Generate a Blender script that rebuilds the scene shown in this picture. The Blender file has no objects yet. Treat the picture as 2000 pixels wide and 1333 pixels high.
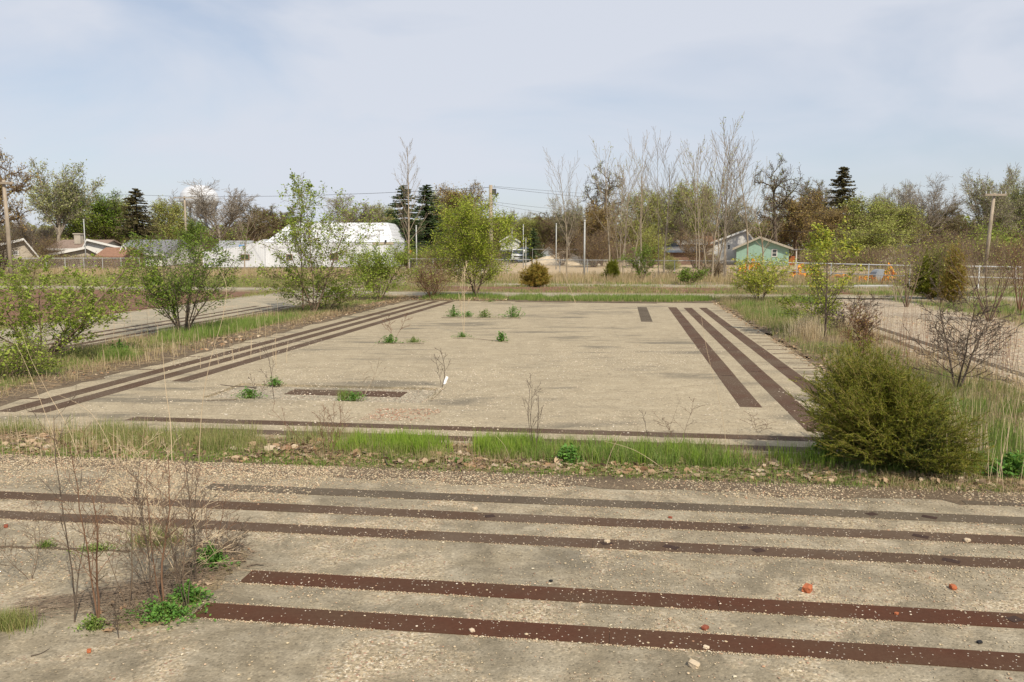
import bpy, math, random
import numpy as np
from mathutils import Vector

# ------------------------------------------------------------------ camera, sky, sun, exposure
SC = bpy.context.scene
FP, CH = 1600.0, 2.4                       # focal length in photo pixels, eye height
PIT = math.atan(186.5 / FP)
cP, sP = math.cos(PIT), math.sin(PIT)
cam_d = bpy.data.cameras.new('camera'); cam = bpy.data.objects.new('camera', cam_d)
SC.collection.objects.link(cam); SC.camera = cam
cam.location = (0, 0, CH); cam.rotation_euler = (math.pi/2 - PIT, 0, 0)
cam_d.sensor_width = 36; cam_d.lens = 36 * FP / 2000; cam_d.clip_start = 0.1; cam_d.clip_end = 6000

SUN_EL, SUN_AZ = math.radians(44), math.radians(152)      # azimuth clockwise from +Y
tosun = Vector((math.sin(SUN_AZ)*math.cos(SUN_EL), math.cos(SUN_AZ)*math.cos(SUN_EL), math.sin(SUN_EL)))
world = bpy.data.worlds.new('World'); SC.world = world; world.use_nodes = True
nt = world.node_tree; nt.nodes.clear()
def wn(t, **k):
    n = nt.nodes.new(t)
    for a, b in k.items(): setattr(n, a, b)
    return n
sky = wn('ShaderNodeTexSky', sky_type='NISHITA', sun_disc=False, sun_elevation=SUN_EL, sun_rotation=SUN_AZ,
         air_density=1.0, dust_density=1.2, ozone_density=1.6, altitude=150)
tc = wn('ShaderNodeTexCoord'); mp = wn('ShaderNodeMapping'); mp.inputs['Scale'].default_value = (1.3, 1.6, 4.2)
mp.inputs['Rotation'].default_value = (0.12, 0.22, 0.3)
no = wn('ShaderNodeTexNoise'); no.inputs['Scale'].default_value = 1.5; no.inputs['Detail'].default_value = 5
no.inputs['Roughness'].default_value = 0.52; no.inputs['Distortion'].default_value = 0.5
rp = wn('ShaderNodeValToRGB'); rp.color_ramp.elements[0].position = 0.33; rp.color_ramp.elements[1].position = 0.56
rp.color_ramp.elements[0].color = (.48, .48, .48, 1); rp.color_ramp.elements[1].color = (.93, .93, .93, 1)
mx = wn('ShaderNodeMix', data_type='RGBA'); mx.inputs['B'].default_value = (5.95, 6.25, 6.95, 1)
bg = wn('ShaderNodeBackground'); bg.inputs['Strength'].default_value = 0.118
wo = wn('ShaderNodeOutputWorld')
L_ = nt.links.new
L_(tc.outputs['Generated'], mp.inputs['Vector']); L_(mp.outputs[0], no.inputs['Vector']); L_(no.outputs['Fac'], rp.inputs[0])
L_(rp.outputs[0], mx.inputs['Factor']); L_(sky.outputs[0], mx.inputs['A']); L_(mx.outputs['Result'], bg.inputs[0]); L_(bg.outputs[0], wo.inputs[0])
sd = bpy.data.lights.new('sun', 'SUN'); sd.energy = 5.0; sd.angle = math.radians(0.8); sd.color = (1.0, .90, .74)
so = bpy.data.objects.new('sun', sd); SC.collection.objects.link(so); so.rotation_euler = tosun.to_track_quat('Z', 'Y').to_euler()
SC.view_settings.view_transform = 'Standard'; SC.view_settings.look = 'None'; SC.view_settings.exposure = 0.0; SC.view_settings.gamma = 1
SC.cycles.max_bounces = 6; SC.cycles.transparent_max_bounces = 8

# ------------------------------------------------------------------ photo pixel -> place
def G(px, py):
    x = (px-1000)/FP; y = (666.5-py)/FP
    k = -CH/(-sP + y*cP)
    return x*k, (cP + y*sP)*k
def zat(py, Y):
    k = (666.5-py)/FP
    return CH + Y*(k*cP - sP)/(cP + k*sP)
def at(px, Y, z=0):
    return (px-1000)/FP*(Y*cP - (z-CH)*sP)
def mpp(Y): return Y/FP                    # metres per photo pixel at distance Y
AN = math.atan(219/(FP/cP))
cx, cy, dx, dy = math.cos(AN), -math.sin(AN), math.sin(AN), math.cos(AN)
def S(s, t, z=0.0): return (s*cx + t*dx, s*cy + t*dy, z)      # slab axes: s across, t away
def Sa(s, t): return s*cx + t*dx, s*cy + t*dy

# ------------------------------------------------------------------ object helpers
C = SC.collection
def props(o, label=None, cat=None, group=None, kind=None):
    if label: o['label'] = label
    if cat: o['category'] = cat
    if group: o['group'] = group
    if kind: o['kind'] = kind
    return o
def thing(name, label, cat, loc=(0,0,0), group=None, rz=0):
    o = bpy.data.objects.new(name, None); C.objects.link(o); o.location = loc; o.rotation_euler = (0,0,rz)
    return props(o, label, cat, group)
def mesh(name, V, F, mats, midx=None):
    """V (n,3); F list of int arrays (m,k)"""
    me = bpy.data.meshes.new(name)
    V = np.asarray(V, dtype=np.float32).reshape(-1, 3)
    F = [np.asarray(f, dtype=np.int32) for f in F if len(f)]
    me.vertices.add(len(V)); me.vertices.foreach_set('co', V.ravel())
    nl = sum(f.size for f in F); npoly = sum(len(f) for f in F)
    me.loops.add(nl); me.polygons.add(npoly)
    me.loops.foreach_set('vertex_index', np.concatenate([f.ravel() for f in F]))
    tot = np.concatenate([np.full(len(f), f.shape[1], np.int32) for f in F])
    st = np.concatenate([[0], np.cumsum(tot)[:-1]]).astype(np.int32)
    me.polygons.foreach_set('loop_start', st); me.polygons.foreach_set('loop_total', tot)
    if not isinstance(mats, (list, tuple)): mats = [mats]
    for m in mats: me.materials.append(m)
    if midx is not None: me.polygons.foreach_set('material_index', np.asarray(midx, np.int32))
    me.update(calc_edges=True); me.validate()
    return me
def obj(name, me, parent=None, loc=(0,0,0)):
    o = bpy.data.objects.new(name, me); C.objects.link(o); o.location = loc
    if parent: o.parent = parent
    return o
class MB:
    def __init__(s): s.v = []; s.f = []
    def poly(s, pts):
        b = len(s.v); s.v += [tuple(p) for p in pts]; s.f.append(tuple(range(b, b+len(pts))))
    def box(s, x0, x1, y0, y1, z0, z1):
        b = len(s.v)
        s.v += [(x0,y0,z0),(x1,y0,z0),(x1,y1,z0),(x0,y1,z0),(x0,y0,z1),(x1,y0,z1),(x1,y1,z1),(x0,y1,z1)]
        for q in ((0,3,2,1),(4,5,6,7),(0,1,5,4),(1,2,6,5),(2,3,7,6),(3,0,4,7)): s.f.append(tuple(b+i for i in q))
    def prism(s, top, th, dirv=(0,0,-1)):
        """polygon top extruded by th along dirv"""
        n = len(top); b = len(s.v)
        s.v += [tuple(p) for p in top] + [tuple(p[i]+dirv[i]*th for i in range(3)) for p in top]
        s.f.append(tuple(b+i for i in range(n))); s.f.append(tuple(b+n+i for i in reversed(range(n))))
        for i in range(n): j = (i+1) % n; s.f.append((b+i, b+n+i, b+n+j, b+j))
    def cyl(s, p0, p1, r0, r1=None, n=8):
        r1 = r0 if r1 is None else r1
        p0 = Vector(p0); p1 = Vector(p1); d = (p1-p0).normalized()
        a = d.orthogonal().normalized(); c = d.cross(a); b = len(s.v)
        for p, r in ((p0, r0), (p1, r1)):
            for k in range(n):
                t = 2*math.pi*k/n; s.v.append(tuple(p + a*r*math.cos(t) + c*r*math.sin(t)))
        for k in range(n): j = (k+1) % n; s.f.append((b+k, b+j, b+n+j, b+n+k))
        s.f.append(tuple(b+k for k in reversed(range(n)))); s.f.append(tuple(b+n+k for k in range(n)))
    def mesh(s, name, mat, smooth=False):
        me = bpy.data.meshes.new(name); me.from_pydata(s.v, [], s.f); me.materials.append(mat)
        if smooth:
            for p in me.polygons: p.use_smooth = True
        me.update(); return me
    def build(s, name, mat, parent=None, loc=(0,0,0), smooth=False, bevel=0):
        o = obj(name, s.mesh(name, mat, smooth), parent, loc)
        if bevel:
            m = o.modifiers.new('bevel', 'BEVEL'); m.width = bevel; m.segments = 2
        return o

# ------------------------------------------------------------------ materials
def nmat(name):
    m = bpy.data.materials.new(name); m.use_nodes = True
    t = m.node_tree; t.nodes.clear()
    return m, t
class N:
    """tiny node-building helper"""
    def __init__(s, name):
        s.m, s.t = nmat(name)
        s.out = s.t.nodes.new('ShaderNodeOutputMaterial')
        s.geo = None
    def n(s, ty, **k):
        n = s.t.nodes.new(ty)
        for a, b in k.items():
            if a.startswith('i_'):
                key = a[2:].replace('_', ' ')
                if key.isdigit(): key = int(key)
                n.inputs[key].default_value = b
            else: setattr(n, a, b)
        return n
    def l(s, a, b): s.t.links.new(a, b)
    def co(s, scale=(1,1,1), rot=(0,0,0)):
        tc = s.n('ShaderNodeTexCoord'); m = s.n('ShaderNodeMapping')
        m.inputs['Scale'].default_value = scale; m.inputs['Rotation'].default_value = rot
        s.l(tc.outputs['Object'], m.inputs[0]); return m.outputs[0]
    def noise(s, vec, scale, detail=4, rough=.55, dist=0):
        n = s.n('ShaderNodeTexNoise', i_Scale=scale, i_Detail=detail, i_Roughness=rough, i_Distortion=dist)
        s.l(vec, n.inputs['Vector']); return n.outputs['Fac']
    def voro(s, vec, scale, feature='F1', out='Distance'):
        n = s.n('ShaderNodeTexVoronoi', feature=feature, i_Scale=scale); s.l(vec, n.inputs['Vector']); return n.outputs[out]
    def ramp(s, fac, stops, interp='LINEAR'):
        r = s.n('ShaderNodeValToRGB'); e = r.color_ramp.elements; r.color_ramp.interpolation = interp
        while len(e) < len(stops): e.new(.5)
        for i, (p, c) in enumerate(stops):
            e[i].position = p; e[i].color = (c, c, c, 1) if isinstance(c, (int, float)) else (*c, 1)
        s.l(fac, r.inputs[0]); return r.outputs[0]
    def mix(s, fac, a, b, blend='MIX'):
        m = s.n('ShaderNodeMix', data_type='RGBA', blend_type=blend)
        for k, v in (('Factor', fac), ('A', a), ('B', b)):
            if isinstance(v, (int, float)): m.inputs[k].default_value = v if k == 'Factor' else (v, v, v, 1)
            elif isinstance(v, tuple): m.inputs[k].default_value = (*v, 1)
            else: s.l(v, m.inputs[k])
        return m.outputs['Result']
    def math(s, op, a, b=0.0):
        m = s.n('ShaderNodeMath', operation=op)
        for i, v in ((0, a), (1, b)):
            if isinstance(v, (int, float)): m.inputs[i].default_value = v
            else: s.l(v, m.inputs[i])
        return m.outputs[0]
    def bsdf(s, col, rough=.85, bump=None, bstr=.3, bdist=.01, metal=0, spec=.3):
        b = s.n('ShaderNodeBsdfPrincipled'); b.inputs['Metallic'].default_value = metal
        b.inputs['Specular IOR Level'].default_value = spec
        if isinstance(rough, (int, float)): b.inputs['Roughness'].default_value = rough
        else: s.l(rough, b.inputs['Roughness'])
        if isinstance(col, tuple): b.inputs['Base Color'].default_value = (*col, 1)
        else: s.l(col, b.inputs['Base Color'])
        if bump is not None:
            bm = s.n('ShaderNodeBump', i_Strength=bstr, i_Distance=bdist); s.l(bump, bm.inputs['Height']); s.l(bm.outputs[0], b.inputs['Normal'])
        s.l(b.outputs[0], s.out.inputs[0]); return b
def surf(name, c, var=.25, scale=6, rough=.8, metal=0, c2=None, bstr=.2, spec=.3, stretch=(1,1,1)):
    n = N(name); v = n.co(stretch)
    f = n.noise(v, scale, 6)
    c2 = c2 or tuple(x*(1-var) for x in c)
    col = n.mix(n.ramp(f, [(.35, 0), (.65, 1)]), c, c2)
    n.bsdf(col, rough, f, bstr, .01, metal, spec); return n.m
def leafmat(name, cols, trans=.35, rough=.55, spec=.25):
    """per-leaf colour out of a ramp of the plant's own leaf colours"""
    n = N(name); g = n.n('ShaderNodeNewGeometry')
    k = len(cols); col = n.ramp(g.outputs['Random Per Island'], [(i/(k-1), c) for i, c in enumerate(cols)])
    b = n.n('ShaderNodeBsdfPrincipled', i_Roughness=rough); b.inputs['Specular IOR Level'].default_value = spec
    n.l(col, b.inputs['Base Color'])
    if trans:
        t = n.n('ShaderNodeBsdfTranslucent'); n.l(n.mix(.35, col, (.35, .5, .06), 'MIX') if cols[0][1] > cols[0][0] else col, t.inputs[0])
        m = n.n('ShaderNodeMixShader', i_0=trans); n.l(b.outputs[0], m.inputs[1]); n.l(t.outputs[0], m.inputs[2]); n.l(m.outputs[0], n.out.inputs[0])
    else: n.l(b.outputs[0], n.out.inputs[0])
    return n.m
def bark(name, c, c2):
    n = N(name); v = n.co((1,1,.35)); g = n.n('ShaderNodeNewGeometry')
    f = n.noise(v, 9, 5)
    col = n.mix(n.ramp(f, [(.35, 0), (.62, 1)]), c, c2)
    n.bsdf(col, .9, f, .5, .02); return n.m

def stain_concrete(name, base, dark, light, gravel, streak=(0.28,1.15,1), rotz=AN, g_lo=.52, g_hi=.62, gr_scale=55, st_lo=.50, st_hi=.60, mott=.35):
    n = N(name)
    v = n.co(); vs = n.co(streak, (0,0,rotz))
    big = n.noise(v, .55, 6, .6, .4); mid = n.noise(v, 3.2, 8, .65); fine = n.noise(v, 42, 4, .7); st = n.noise(vs, 1.25, 8, .62, .3)
    fst = n.noise(n.co((.5, 6, 1), (0,0,rotz)), 3.0, 6, .6)
    col = n.mix(n.ramp(big, [(.35, 0), (.66, 1)]), base, tuple(.86*x for x in base))
    col = n.mix(n.ramp(mid, [(.42, 0), (.68, .55)]), col, light)
    msk = n.ramp(n.noise(n.co(), .28, 3, .5), [(.46, 0), (.56, 1)])
    col = n.mix(n.math('MULTIPLY', n.ramp(st, [(st_lo, 0), (st_hi, .68)]), msk), col, dark)
    col = n.mix(n.ramp(n.noise(n.co(), 1.7, 9, .72, .8), [(.38, mott), (.58, 0)]), col, tuple(.5*x for x in base))
    col = n.mix(n.ramp(fst, [(.30, .5), (.5, 0)]), col, tuple(.62*x for x in base))
    # grit: small cells of differently coloured pebble, where a patch mask says so
    cell = n.n('ShaderNodeTexVoronoi', i_Scale=gr_scale); n.l(v, cell.inputs['Vector'])
    sep = n.n('ShaderNodeSeparateColor'); n.l(cell.outputs['Color'], sep.inputs[0])
    peb = n.ramp(sep.outputs[0], [(0, tuple(.5*x for x in gravel)), (.35, gravel), (.7, tuple(min(1, 1.35*x) for x in gravel)), (.9, (.62, .56, .44)), (1, (.30, .13, .08))])
    patch = n.noise(v, .9, 9, .7, .6)
    pm = n.ramp(patch, [(g_lo, 0), (g_hi, .85)])
    col = n.mix(pm, col, peb)
    # aggregate showing through everywhere
    agg = n.ramp(sep.outputs[1], [(.0, .55), (.10, .75), (.16, 1), (.86, 1), (.97, 1.35)])
    col = n.mix(.75, col, agg, 'MULTIPLY')
    col = n.mix(n.ramp(fine, [(.3, .5), (.55, 0)]), col, tuple(.45*x for x in base))
    crk = n.voro(n.co(), .33, 'DISTANCE_TO_EDGE')
    wob = n.math('ADD', crk, n.math('MULTIPLY', n.math('SUBTRACT', mid, .5), .06))
    col = n.mix(n.ramp(wob, [(.0, .22), (.003, .0)]), col, tuple(.3*x for x in base))
    h = n.math('ADD', n.math('MULTIPLY', cell.outputs['Distance'], -.8), n.math('MULTIPLY', fine, .9))
    n.bsdf(col, .92, h, .55, .006, 0, .2); return n.m

M = {}
M['conc_main'] = stain_concrete('weathered_concrete', (.378,.315,.214), (.09,.083,.068), (.47,.405,.29), (.35,.295,.20), g_lo=.55, g_hi=.75, gr_scale=42, mott=.22)
M['conc_near'] = stain_concrete('rough_concrete', (.318,.268,.185), (.12,.108,.086), (.47,.42,.325), (.38,.305,.20), g_lo=.49, g_hi=.60, gr_scale=70, streak=(.6,.9,1), mott=.85)
M['conc_left'] = stain_concrete('concrete_track', (.37,.325,.235), (.14,.125,.10), (.44,.39,.29), (.38,.30,.20))
M['conc_right'] = stain_concrete('gritty_concrete', (.315,.265,.195), (.14,.125,.10), (.38,.33,.25), (.37,.295,.205), g_lo=.34, g_hi=.5, gr_scale=24)
def steel(name, c, c2, dust):
    n = N(name); v = n.co(); f = n.noise(v, 2.2, 8, .65, .5); g = n.noise(v, 35, 5, .7); w = n.noise(v, 1.1, 3)
    col = n.mix(n.ramp(f, [(.35, 0), (.68, 1)]), c, c2)
    col = n.mix(n.ramp(w, [(.42, 0), (.62, .75)]), col, dust)
    col = n.mix(n.ramp(g, [(.35, .35), (.6, 0)]), col, tuple(.55*x for x in c))
    sp = n.voro(v, 26); col = n.mix(n.ramp(sp, [(.10, .7), (.14, 0)]), col, (.55, .5, .42))
    n.bsdf(col, n.ramp(f, [(0, .65), (1, .9)]), g, .25, .004, 0, .06); return n.m
M['steel_red'] = steel('rusted_steel', (.092,.040,.024), (.076,.037,.024), (.092,.058,.037))
M['steel_brown'] = steel('brown_steel', (.103,.061,.040), (.088,.055,.039), (.123,.091,.063))
M['steel_dark'] = steel('dusty_rusted_steel', (.100,.063,.042), (.088,.061,.042), (.131,.098,.071))
M['dark_mark'] = surf('dark_mark_brown', (.05,.028,.02), .3, 30, .9)
M['steel_grey'] = steel('grey_rusted_steel', (.107,.083,.060), (.088,.069,.049), (.138,.113,.081))

def earth():
    n = N('soil_and_thatch'); v = n.co()
    a = n.noise(v, .22, 6, .6, .5); b = n.noise(v, 2.4, 8, .7); f = n.noise(v, 30, 4, .7)
    c = n.mix(n.ramp(a, [(.38, 0), (.62, 1)]), (.24,.175,.105), (.175,.15,.07))
    c = n.mix(n.ramp(b, [(.4, 0), (.65, .8)]), c, (.38,.29,.18))
    c = n.mix(n.ramp(f, [(.32, .8), (.55, 0)]), c, (.06,.045,.03))
    n.bsdf(c, .95, f, .8, .02); return n.m
M['earth'] = earth()
def soil():
    n = N('dark_soil'); v = n.co(); b = n.noise(v, 2.6, 8, .7, .4); f = n.noise(v, 38, 5, .75); c = n.mix(n.ramp(b, [(.38, 0), (.66, 1)]), (.115,.082,.052), (.22,.165,.105))
    c = n.mix(n.ramp(f, [(.34, .75), (.56, 0)]), c, (.035,.027,.018)); n.bsdf(c, .95, f, .9, .015); return n.m
M['soil'] = soil()
def flatdirt(name, c, c2, c3):
    n = N(name); v = n.co((1, .6, 1)); a = n.noise(v, .35, 7, .65, .6); b = n.noise(v, 5, 7, .7)
    k = n.mix(n.ramp(a, [(.38, 0), (.6, 1)]), c, c2); k = n.mix(n.ramp(b, [(.42, 0), (.7, .7)]), k, c3)
    n.bsdf(k, .95, b, .5, .02); return n.m
M['rust_pad'] = flatdirt('rust_stained_pad', (.17,.082,.045), (.13,.065,.037), (.22,.14,.085))
M['tan_lot'] = flatdirt('tan_dirt', (.42,.31,.19), (.34,.26,.15), (.5,.40,.27))
M['tan_stone'] = flatdirt('tan_stone', (.40,.31,.19), (.34,.28,.2), (.45,.38,.26))
M['sand'] = flatdirt('sand_and_gravel', (.52,.41,.27), (.44,.37,.28), (.56,.48,.36))
M['pit'] = stain_concrete('pit_grit', (.29,.25,.18), (.12,.11,.09), (.36,.32,.24), (.31,.265,.19), g_lo=.35, g_hi=.55, gr_scale=45)
M['gravel'] = leafmat('pebbles', [(.44,.34,.21),(.52,.43,.28),(.26,.21,.14),(.60,.53,.39),(.44,.26,.16),(.40,.34,.23),(.18,.14,.10),(.52,.41,.27),(.36,.29,.2)], 0, .8)
M['rubble'] = leafmat('rubble_chips', [(.30,.15,.10),(.42,.30,.20),(.22,.14,.10),(.5,.42,.32),(.34,.2,.13)], 0, .9)
M['pale_pebble'] = leafmat('pale_pebbles', [(.68,.60,.48),(.62,.50,.36),(.5,.42,.32),(.74,.68,.58)], 0, .8)
M['brick'] = surf('red_brick', (.42,.13,.055), .35, 30, .9)
M['brick_dark'] = surf('dark_brick', (.27,.08,.045), .35, 30, .9)
M['litter'] = leafmat('dead_leaves', [(.26,.155,.085),(.40,.28,.17),(.17,.11,.065),(.50,.38,.25),(.30,.19,.11),(.56,.46,.33),(.22,.13,.08),(.36,.22,.12),(.44,.33,.22)], .15, .8)
M['litter_pale'] = leafmat('pale_dead_leaves', [(.38,.26,.16),(.48,.37,.25),(.30,.19,.11),(.52,.43,.32),(.34,.21,.12)], .15, .8)
M['twig'] = bark('dead_twig', (.17,.125,.09), (.27,.21,.15))
M['thatch'] = leafmat('dead_thatch', [(.40,.29,.17),(.52,.42,.27),(.30,.20,.12),(.46,.34,.21)], .15, .85)
M['grass'] = leafmat('green_grass_blades', [(.112,.198,.030),(.172,.267,.047),(.224,.301,.069),(.077,.146,.026),(.267,.292,.095),(.146,.224,.043),(.310,.284,.129)], .22)
M['grass_bright'] = leafmat('fresh_grass_blades', [(.20,.32,.035),(.27,.38,.05),(.15,.26,.03),(.31,.37,.07)], .3)
M['grass_mix'] = leafmat('olive_grass_blades', [(.146,.206,.047),(.232,.249,.077),(.361,.301,.155),(.103,.163,.034),(.310,.267,.120),(.189,.232,.060)], .22)
M['grass_dry'] = leafmat('straw_grass_blades', [(.44,.33,.19),(.54,.44,.28),(.34,.24,.13),(.24,.22,.09),(.48,.38,.23)], .25, .8)
M['grass_pale'] = leafmat('pale_straw', [(.60,.50,.33),(.68,.58,.41),(.50,.40,.26)], .2, .8)
M['broad'] = leafmat('broad_weed_leaves', [(.08,.20,.035),(.13,.28,.045),(.06,.15,.03),(.18,.33,.06),(.10,.22,.05)], .3)
LF = {
 'lime':  [(.27,.34,.028),(.36,.41,.045),(.18,.26,.022),(.44,.45,.07),(.30,.35,.045)],
 'green': [(.116,.198,.023),(.174,.260,.035),(.072,.135,.018),(.242,.309,.048),(.145,.212,.029)],
 'mid':   [(.196,.289,.029),(.289,.361,.046),(.134,.206,.020),(.361,.412,.083),(.237,.299,.041)],
 'yellow':[(.42,.44,.06),(.36,.42,.05),(.52,.42,.08),(.27,.36,.04),(.46,.47,.11)],
 'olive': [(.24,.26,.055),(.31,.31,.085),(.17,.19,.04),(.27,.24,.07)],
 'bud':   [(.367,.400,.097),(.454,.464,.140),(.270,.313,.065),(.400,.367,.108)],
 'budgrey':[(.30,.32,.12),(.38,.38,.18),(.23,.25,.09)],
 'rust':  [(.348,.240,.084),(.432,.312,.108),(.240,.168,.060),(.360,.324,.096)],
 'pine':  [(.035,.065,.022),(.06,.095,.03),(.025,.045,.016),(.08,.11,.04)],
 'pinebrown': [(.08,.075,.025),(.11,.095,.033),(.055,.05,.018),(.14,.11,.045)],
 'juniper':[(.12,.15,.012),(.18,.195,.016),(.085,.115,.011),(.26,.22,.025),(.11,.15,.014)],
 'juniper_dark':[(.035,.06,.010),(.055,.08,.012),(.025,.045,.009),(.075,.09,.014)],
 'juniper_rust':[(.32,.20,.04),(.38,.23,.05),(.22,.20,.035),(.26,.26,.04)],
}
for k, v in LF.items(): M['lf_'+k] = leafmat('foliage_'+k, v, .15 if 'pine' in k or 'jun' in k else .35)
M['bk_grey'] = bark('grey_bark', (.20,.165,.125), (.30,.26,.21))
M['bk_dark'] = bark('dark_bark', (.075,.055,.04), (.13,.10,.075))
M['bk_brown'] = bark('brown_bark', (.125,.085,.055), (.20,.145,.10))
M['bk_olive'] = bark('olive_twig', (.16,.13,.04), (.24,.19,.06))
M['bk_pale'] = bark('pale_bark', (.34,.28,.20), (.25,.205,.15))
M['bk_red'] = bark('reddish_stem', (.13,.07,.042), (.22,.13,.08))
M['bk_straw'] = bark('straw_stem', (.62,.50,.34), (.48,.37,.24))
M['white_metal'] = surf('white_sheet_metal', (.53,.545,.57), .10, 3, .6, stretch=(4,1,.4))
def ribbed(name, c):
    n = N(name); w = n.n('ShaderNodeTexWave', i_Scale=1.6, i_Distortion=0.0); n.l(n.co(), w.inputs['Vector']); f = n.noise(n.co((1,1,.3)), 1.2, 6, .6)
    col = n.mix(n.ramp(f, [(.4, 0), (.68, .6)]), c, tuple(.72*x for x in c)); n.bsdf(col, .55, n.ramp(w.outputs['Fac'], [(.7, 0), (.8, 1)]), .6, .04); return n.m
M['white_metal'] = ribbed('white_ribbed_metal', (.64,.655,.68))
M['white_paint'] = surf('white_paint', (.62,.61,.58), .12, 3, .6)
M['cream'] = surf('cream_siding', (.42,.37,.30), .2, 2)
M['tan_band'] = surf('tan_trim', (.42,.36,.27), .2, 3)
M['brown_panel'] = surf('brown_panel', (.24,.15,.10), .3, 3)
M['glass'] = surf('window_glass', (.05,.06,.07), .3, 2, .15, spec=.6)
M['roof_grey'] = surf('grey_shingles', (.34,.35,.36), .3, 5, .9)
M['roof_light'] = surf('light_grey_shingles', (.33,.34,.33), .25, 5, .9)
M['roof_dark'] = surf('dark_grey_shingles', (.20,.20,.21), .3, 5, .9)
M['roof_brown'] = surf('brown_shingles', (.26,.19,.15), .3, 5, .9)
M['roof_rust'] = surf('reddish_brown_roof', (.28,.155,.10), .3, 5, .9)
M['shed_grey'] = surf('shed_grey', (.30,.33,.36), .2, 3)
M['green_side'] = surf('sea_green_siding', (.26,.40,.325), .15, 3, .7)
M['green_trim'] = surf('weathered_trim', (.40,.36,.29), .3, 6)
M['blue_side'] = surf('slate_blue_siding', (.10,.14,.20), .25, 3)
M['brick_wall'] = surf('brown_brick_wall', (.20,.12,.085), .3, 8)
M['orange_door'] = surf('orange_brown_wood', (.42,.13,.05), .3, 6)
M['pole'] = surf('weathered_pole_wood', (.36,.30,.23), .35, 5, stretch=(1,1,.3))
M['pole_metal'] = surf('galvanised_post', (.44,.45,.44), .2, 5, .6, .1)
M['fence_white'] = surf('pale_galvanised_rail', (.74,.74,.72), .15, 5, .5, .1)
M['wire'] = surf('dark_cable', (.06,.06,.065), .1, 5)
M['wire_mesh'] = surf('galvanised_wire', (.42,.42,.41), .1, 5, .5, .2)
M['tower'] = surf('white_tank_paint', (.56,.58,.62), .08, .2, .5)
M['tower_leg'] = surf('pale_tank_paint', (.46,.51,.57), .08, .2, .5)
M['orange_net'] = surf('orange_safety_plastic', (.92,.38,.03), .3, 5, .6)
M['truck_white'] = surf('white_vehicle_paint', (.78,.79,.81), .08, 2, .3, spec=.5)
M['truck_yellow'] = surf('yellow_vehicle_paint', (.80,.40,.03), .15, 2, .35, spec=.5)
M['black'] = surf('black_rubber', (.02,.02,.022), .2, 5, .7)
M['dark_grille'] = surf('dark_grille', (.045,.045,.05), .2, 5, .5)
M['lamp_glass'] = surf('headlamp_glass', (.6,.62,.64), .1, 5, .15, spec=.7)
M['plastic_white'] = surf('white_plastic_scrap', (.8,.82,.84), .1, 9, .4)
M['blue_tarp'] = surf('blue_tarp', (.12,.28,.55), .2, 5)

# ------------------------------------------------------------------ numpy scatter helpers
RG = np.random.default_rng(7)
def vnoise(x, y, seed=0):
    """smooth value noise, 0..1"""
    xi = np.floor(x).astype(np.int64); yi = np.floor(y).astype(np.int64); u = x-xi; v = y-yi
    u = u*u*(3-2*u); v = v*v*(3-2*v)
    def h(a, b):
        n = (a*374761393 + b*668265263 + seed*974634777) & 0xffffffff
        n = ((n ^ (n >> 13))*1274126177) & 0xffffffff
        return ((n ^ (n >> 16)) & 0xffff)/65535.0
    return (h(xi,yi)*(1-u)+h(xi+1,yi)*u)*(1-v) + (h(xi,yi+1)*(1-u)+h(xi+1,yi+1)*u)*v
def fbm(x, y, seed=0): return .55*vnoise(x,y,seed)+.3*vnoise(x*2.1,y*2.1,seed+5)+.15*vnoise(x*4.3,y*4.3,seed+9)
def rect(n, s0, s1, t0, t1, patch=None, seed=1, lo=.45, edge=.0):
    """random world xy in a slab-aligned rectangle, thinned by a noise patch mask, ragged at the edges"""
    s = RG.uniform(s0, s1, n); t = RG.uniform(t0, t1, n)
    if edge:
        e = (fbm(s*1.3, t*1.3, 31)-.35)*edge*2
        k = (t > t0+e) & (t < t1-e) & (s > s0+e*.6) & (s < s1-e*.6); s, t = s[k], t[k]
    if patch:
        m = fbm(s*patch, t*patch, seed) + RG.uniform(-.10, .10, len(s)); k = m > lo; s, t = s[k], t[k]
    return s, t
def W(s, t): return s*cx + t*dx, s*cy + t*dy
def blades(name, x, y, h, w, mat, lean=.35, z=0.0, label=None, cat='grass', parent=None, stuff=True):
    n = len(x)
    if n == 0: return None
    az = RG.uniform(0, 2*np.pi, n); la = RG.uniform(0, 2*np.pi, n); ll = RG.uniform(0, 1, n)**1.3*lean*h
    fx, fy = np.cos(az)*w/2, np.sin(az)*w/2; lx, ly = np.cos(la)*ll, np.sin(la)*ll
    V = np.zeros((n, 5, 3), np.float32)
    zz = np.zeros(n)+z
    V[:,0] = np.stack([x-fx, y-fy, zz-.01], 1); V[:,1] = np.stack([x+fx, y+fy, zz-.01], 1)
    V[:,2] = np.stack([x+fx*.8+lx*.35, y+fy*.8+ly*.35, zz+h*.58], 1); V[:,3] = np.stack([x-fx*.8+lx*.35, y-fy*.8+ly*.35, zz+h*.58], 1)
    V[:,4] = np.stack([x+lx, y+ly, zz+h*np.sqrt(np.clip(1-(ll/np.maximum(h,1e-4))**2*.5, .2, 1))], 1)
    b = (np.arange(n)*5)[:,None]
    me = mesh(name, V, [b+np.array([[0,1,2,3]]), b+np.array([[3,2,4]])], mat)
    o = obj(name, me, parent)
    if label: props(o, label, cat, kind='stuff' if stuff else None)
    return o
def tufts(n, s0, s1, t0, t1, per, rad, **k):
    s, t = rect(n, s0, s1, t0, t1, **k)
    m = len(s); s = np.repeat(s, per)+RG.normal(0, rad, m*per); t = np.repeat(t, per)+RG.normal(0, rad, m*per)
    return (*W(s, t), np.repeat(RG.uniform(.38, 1.3, m), per)*RG.uniform(.6, 1.1, m*per))
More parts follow.
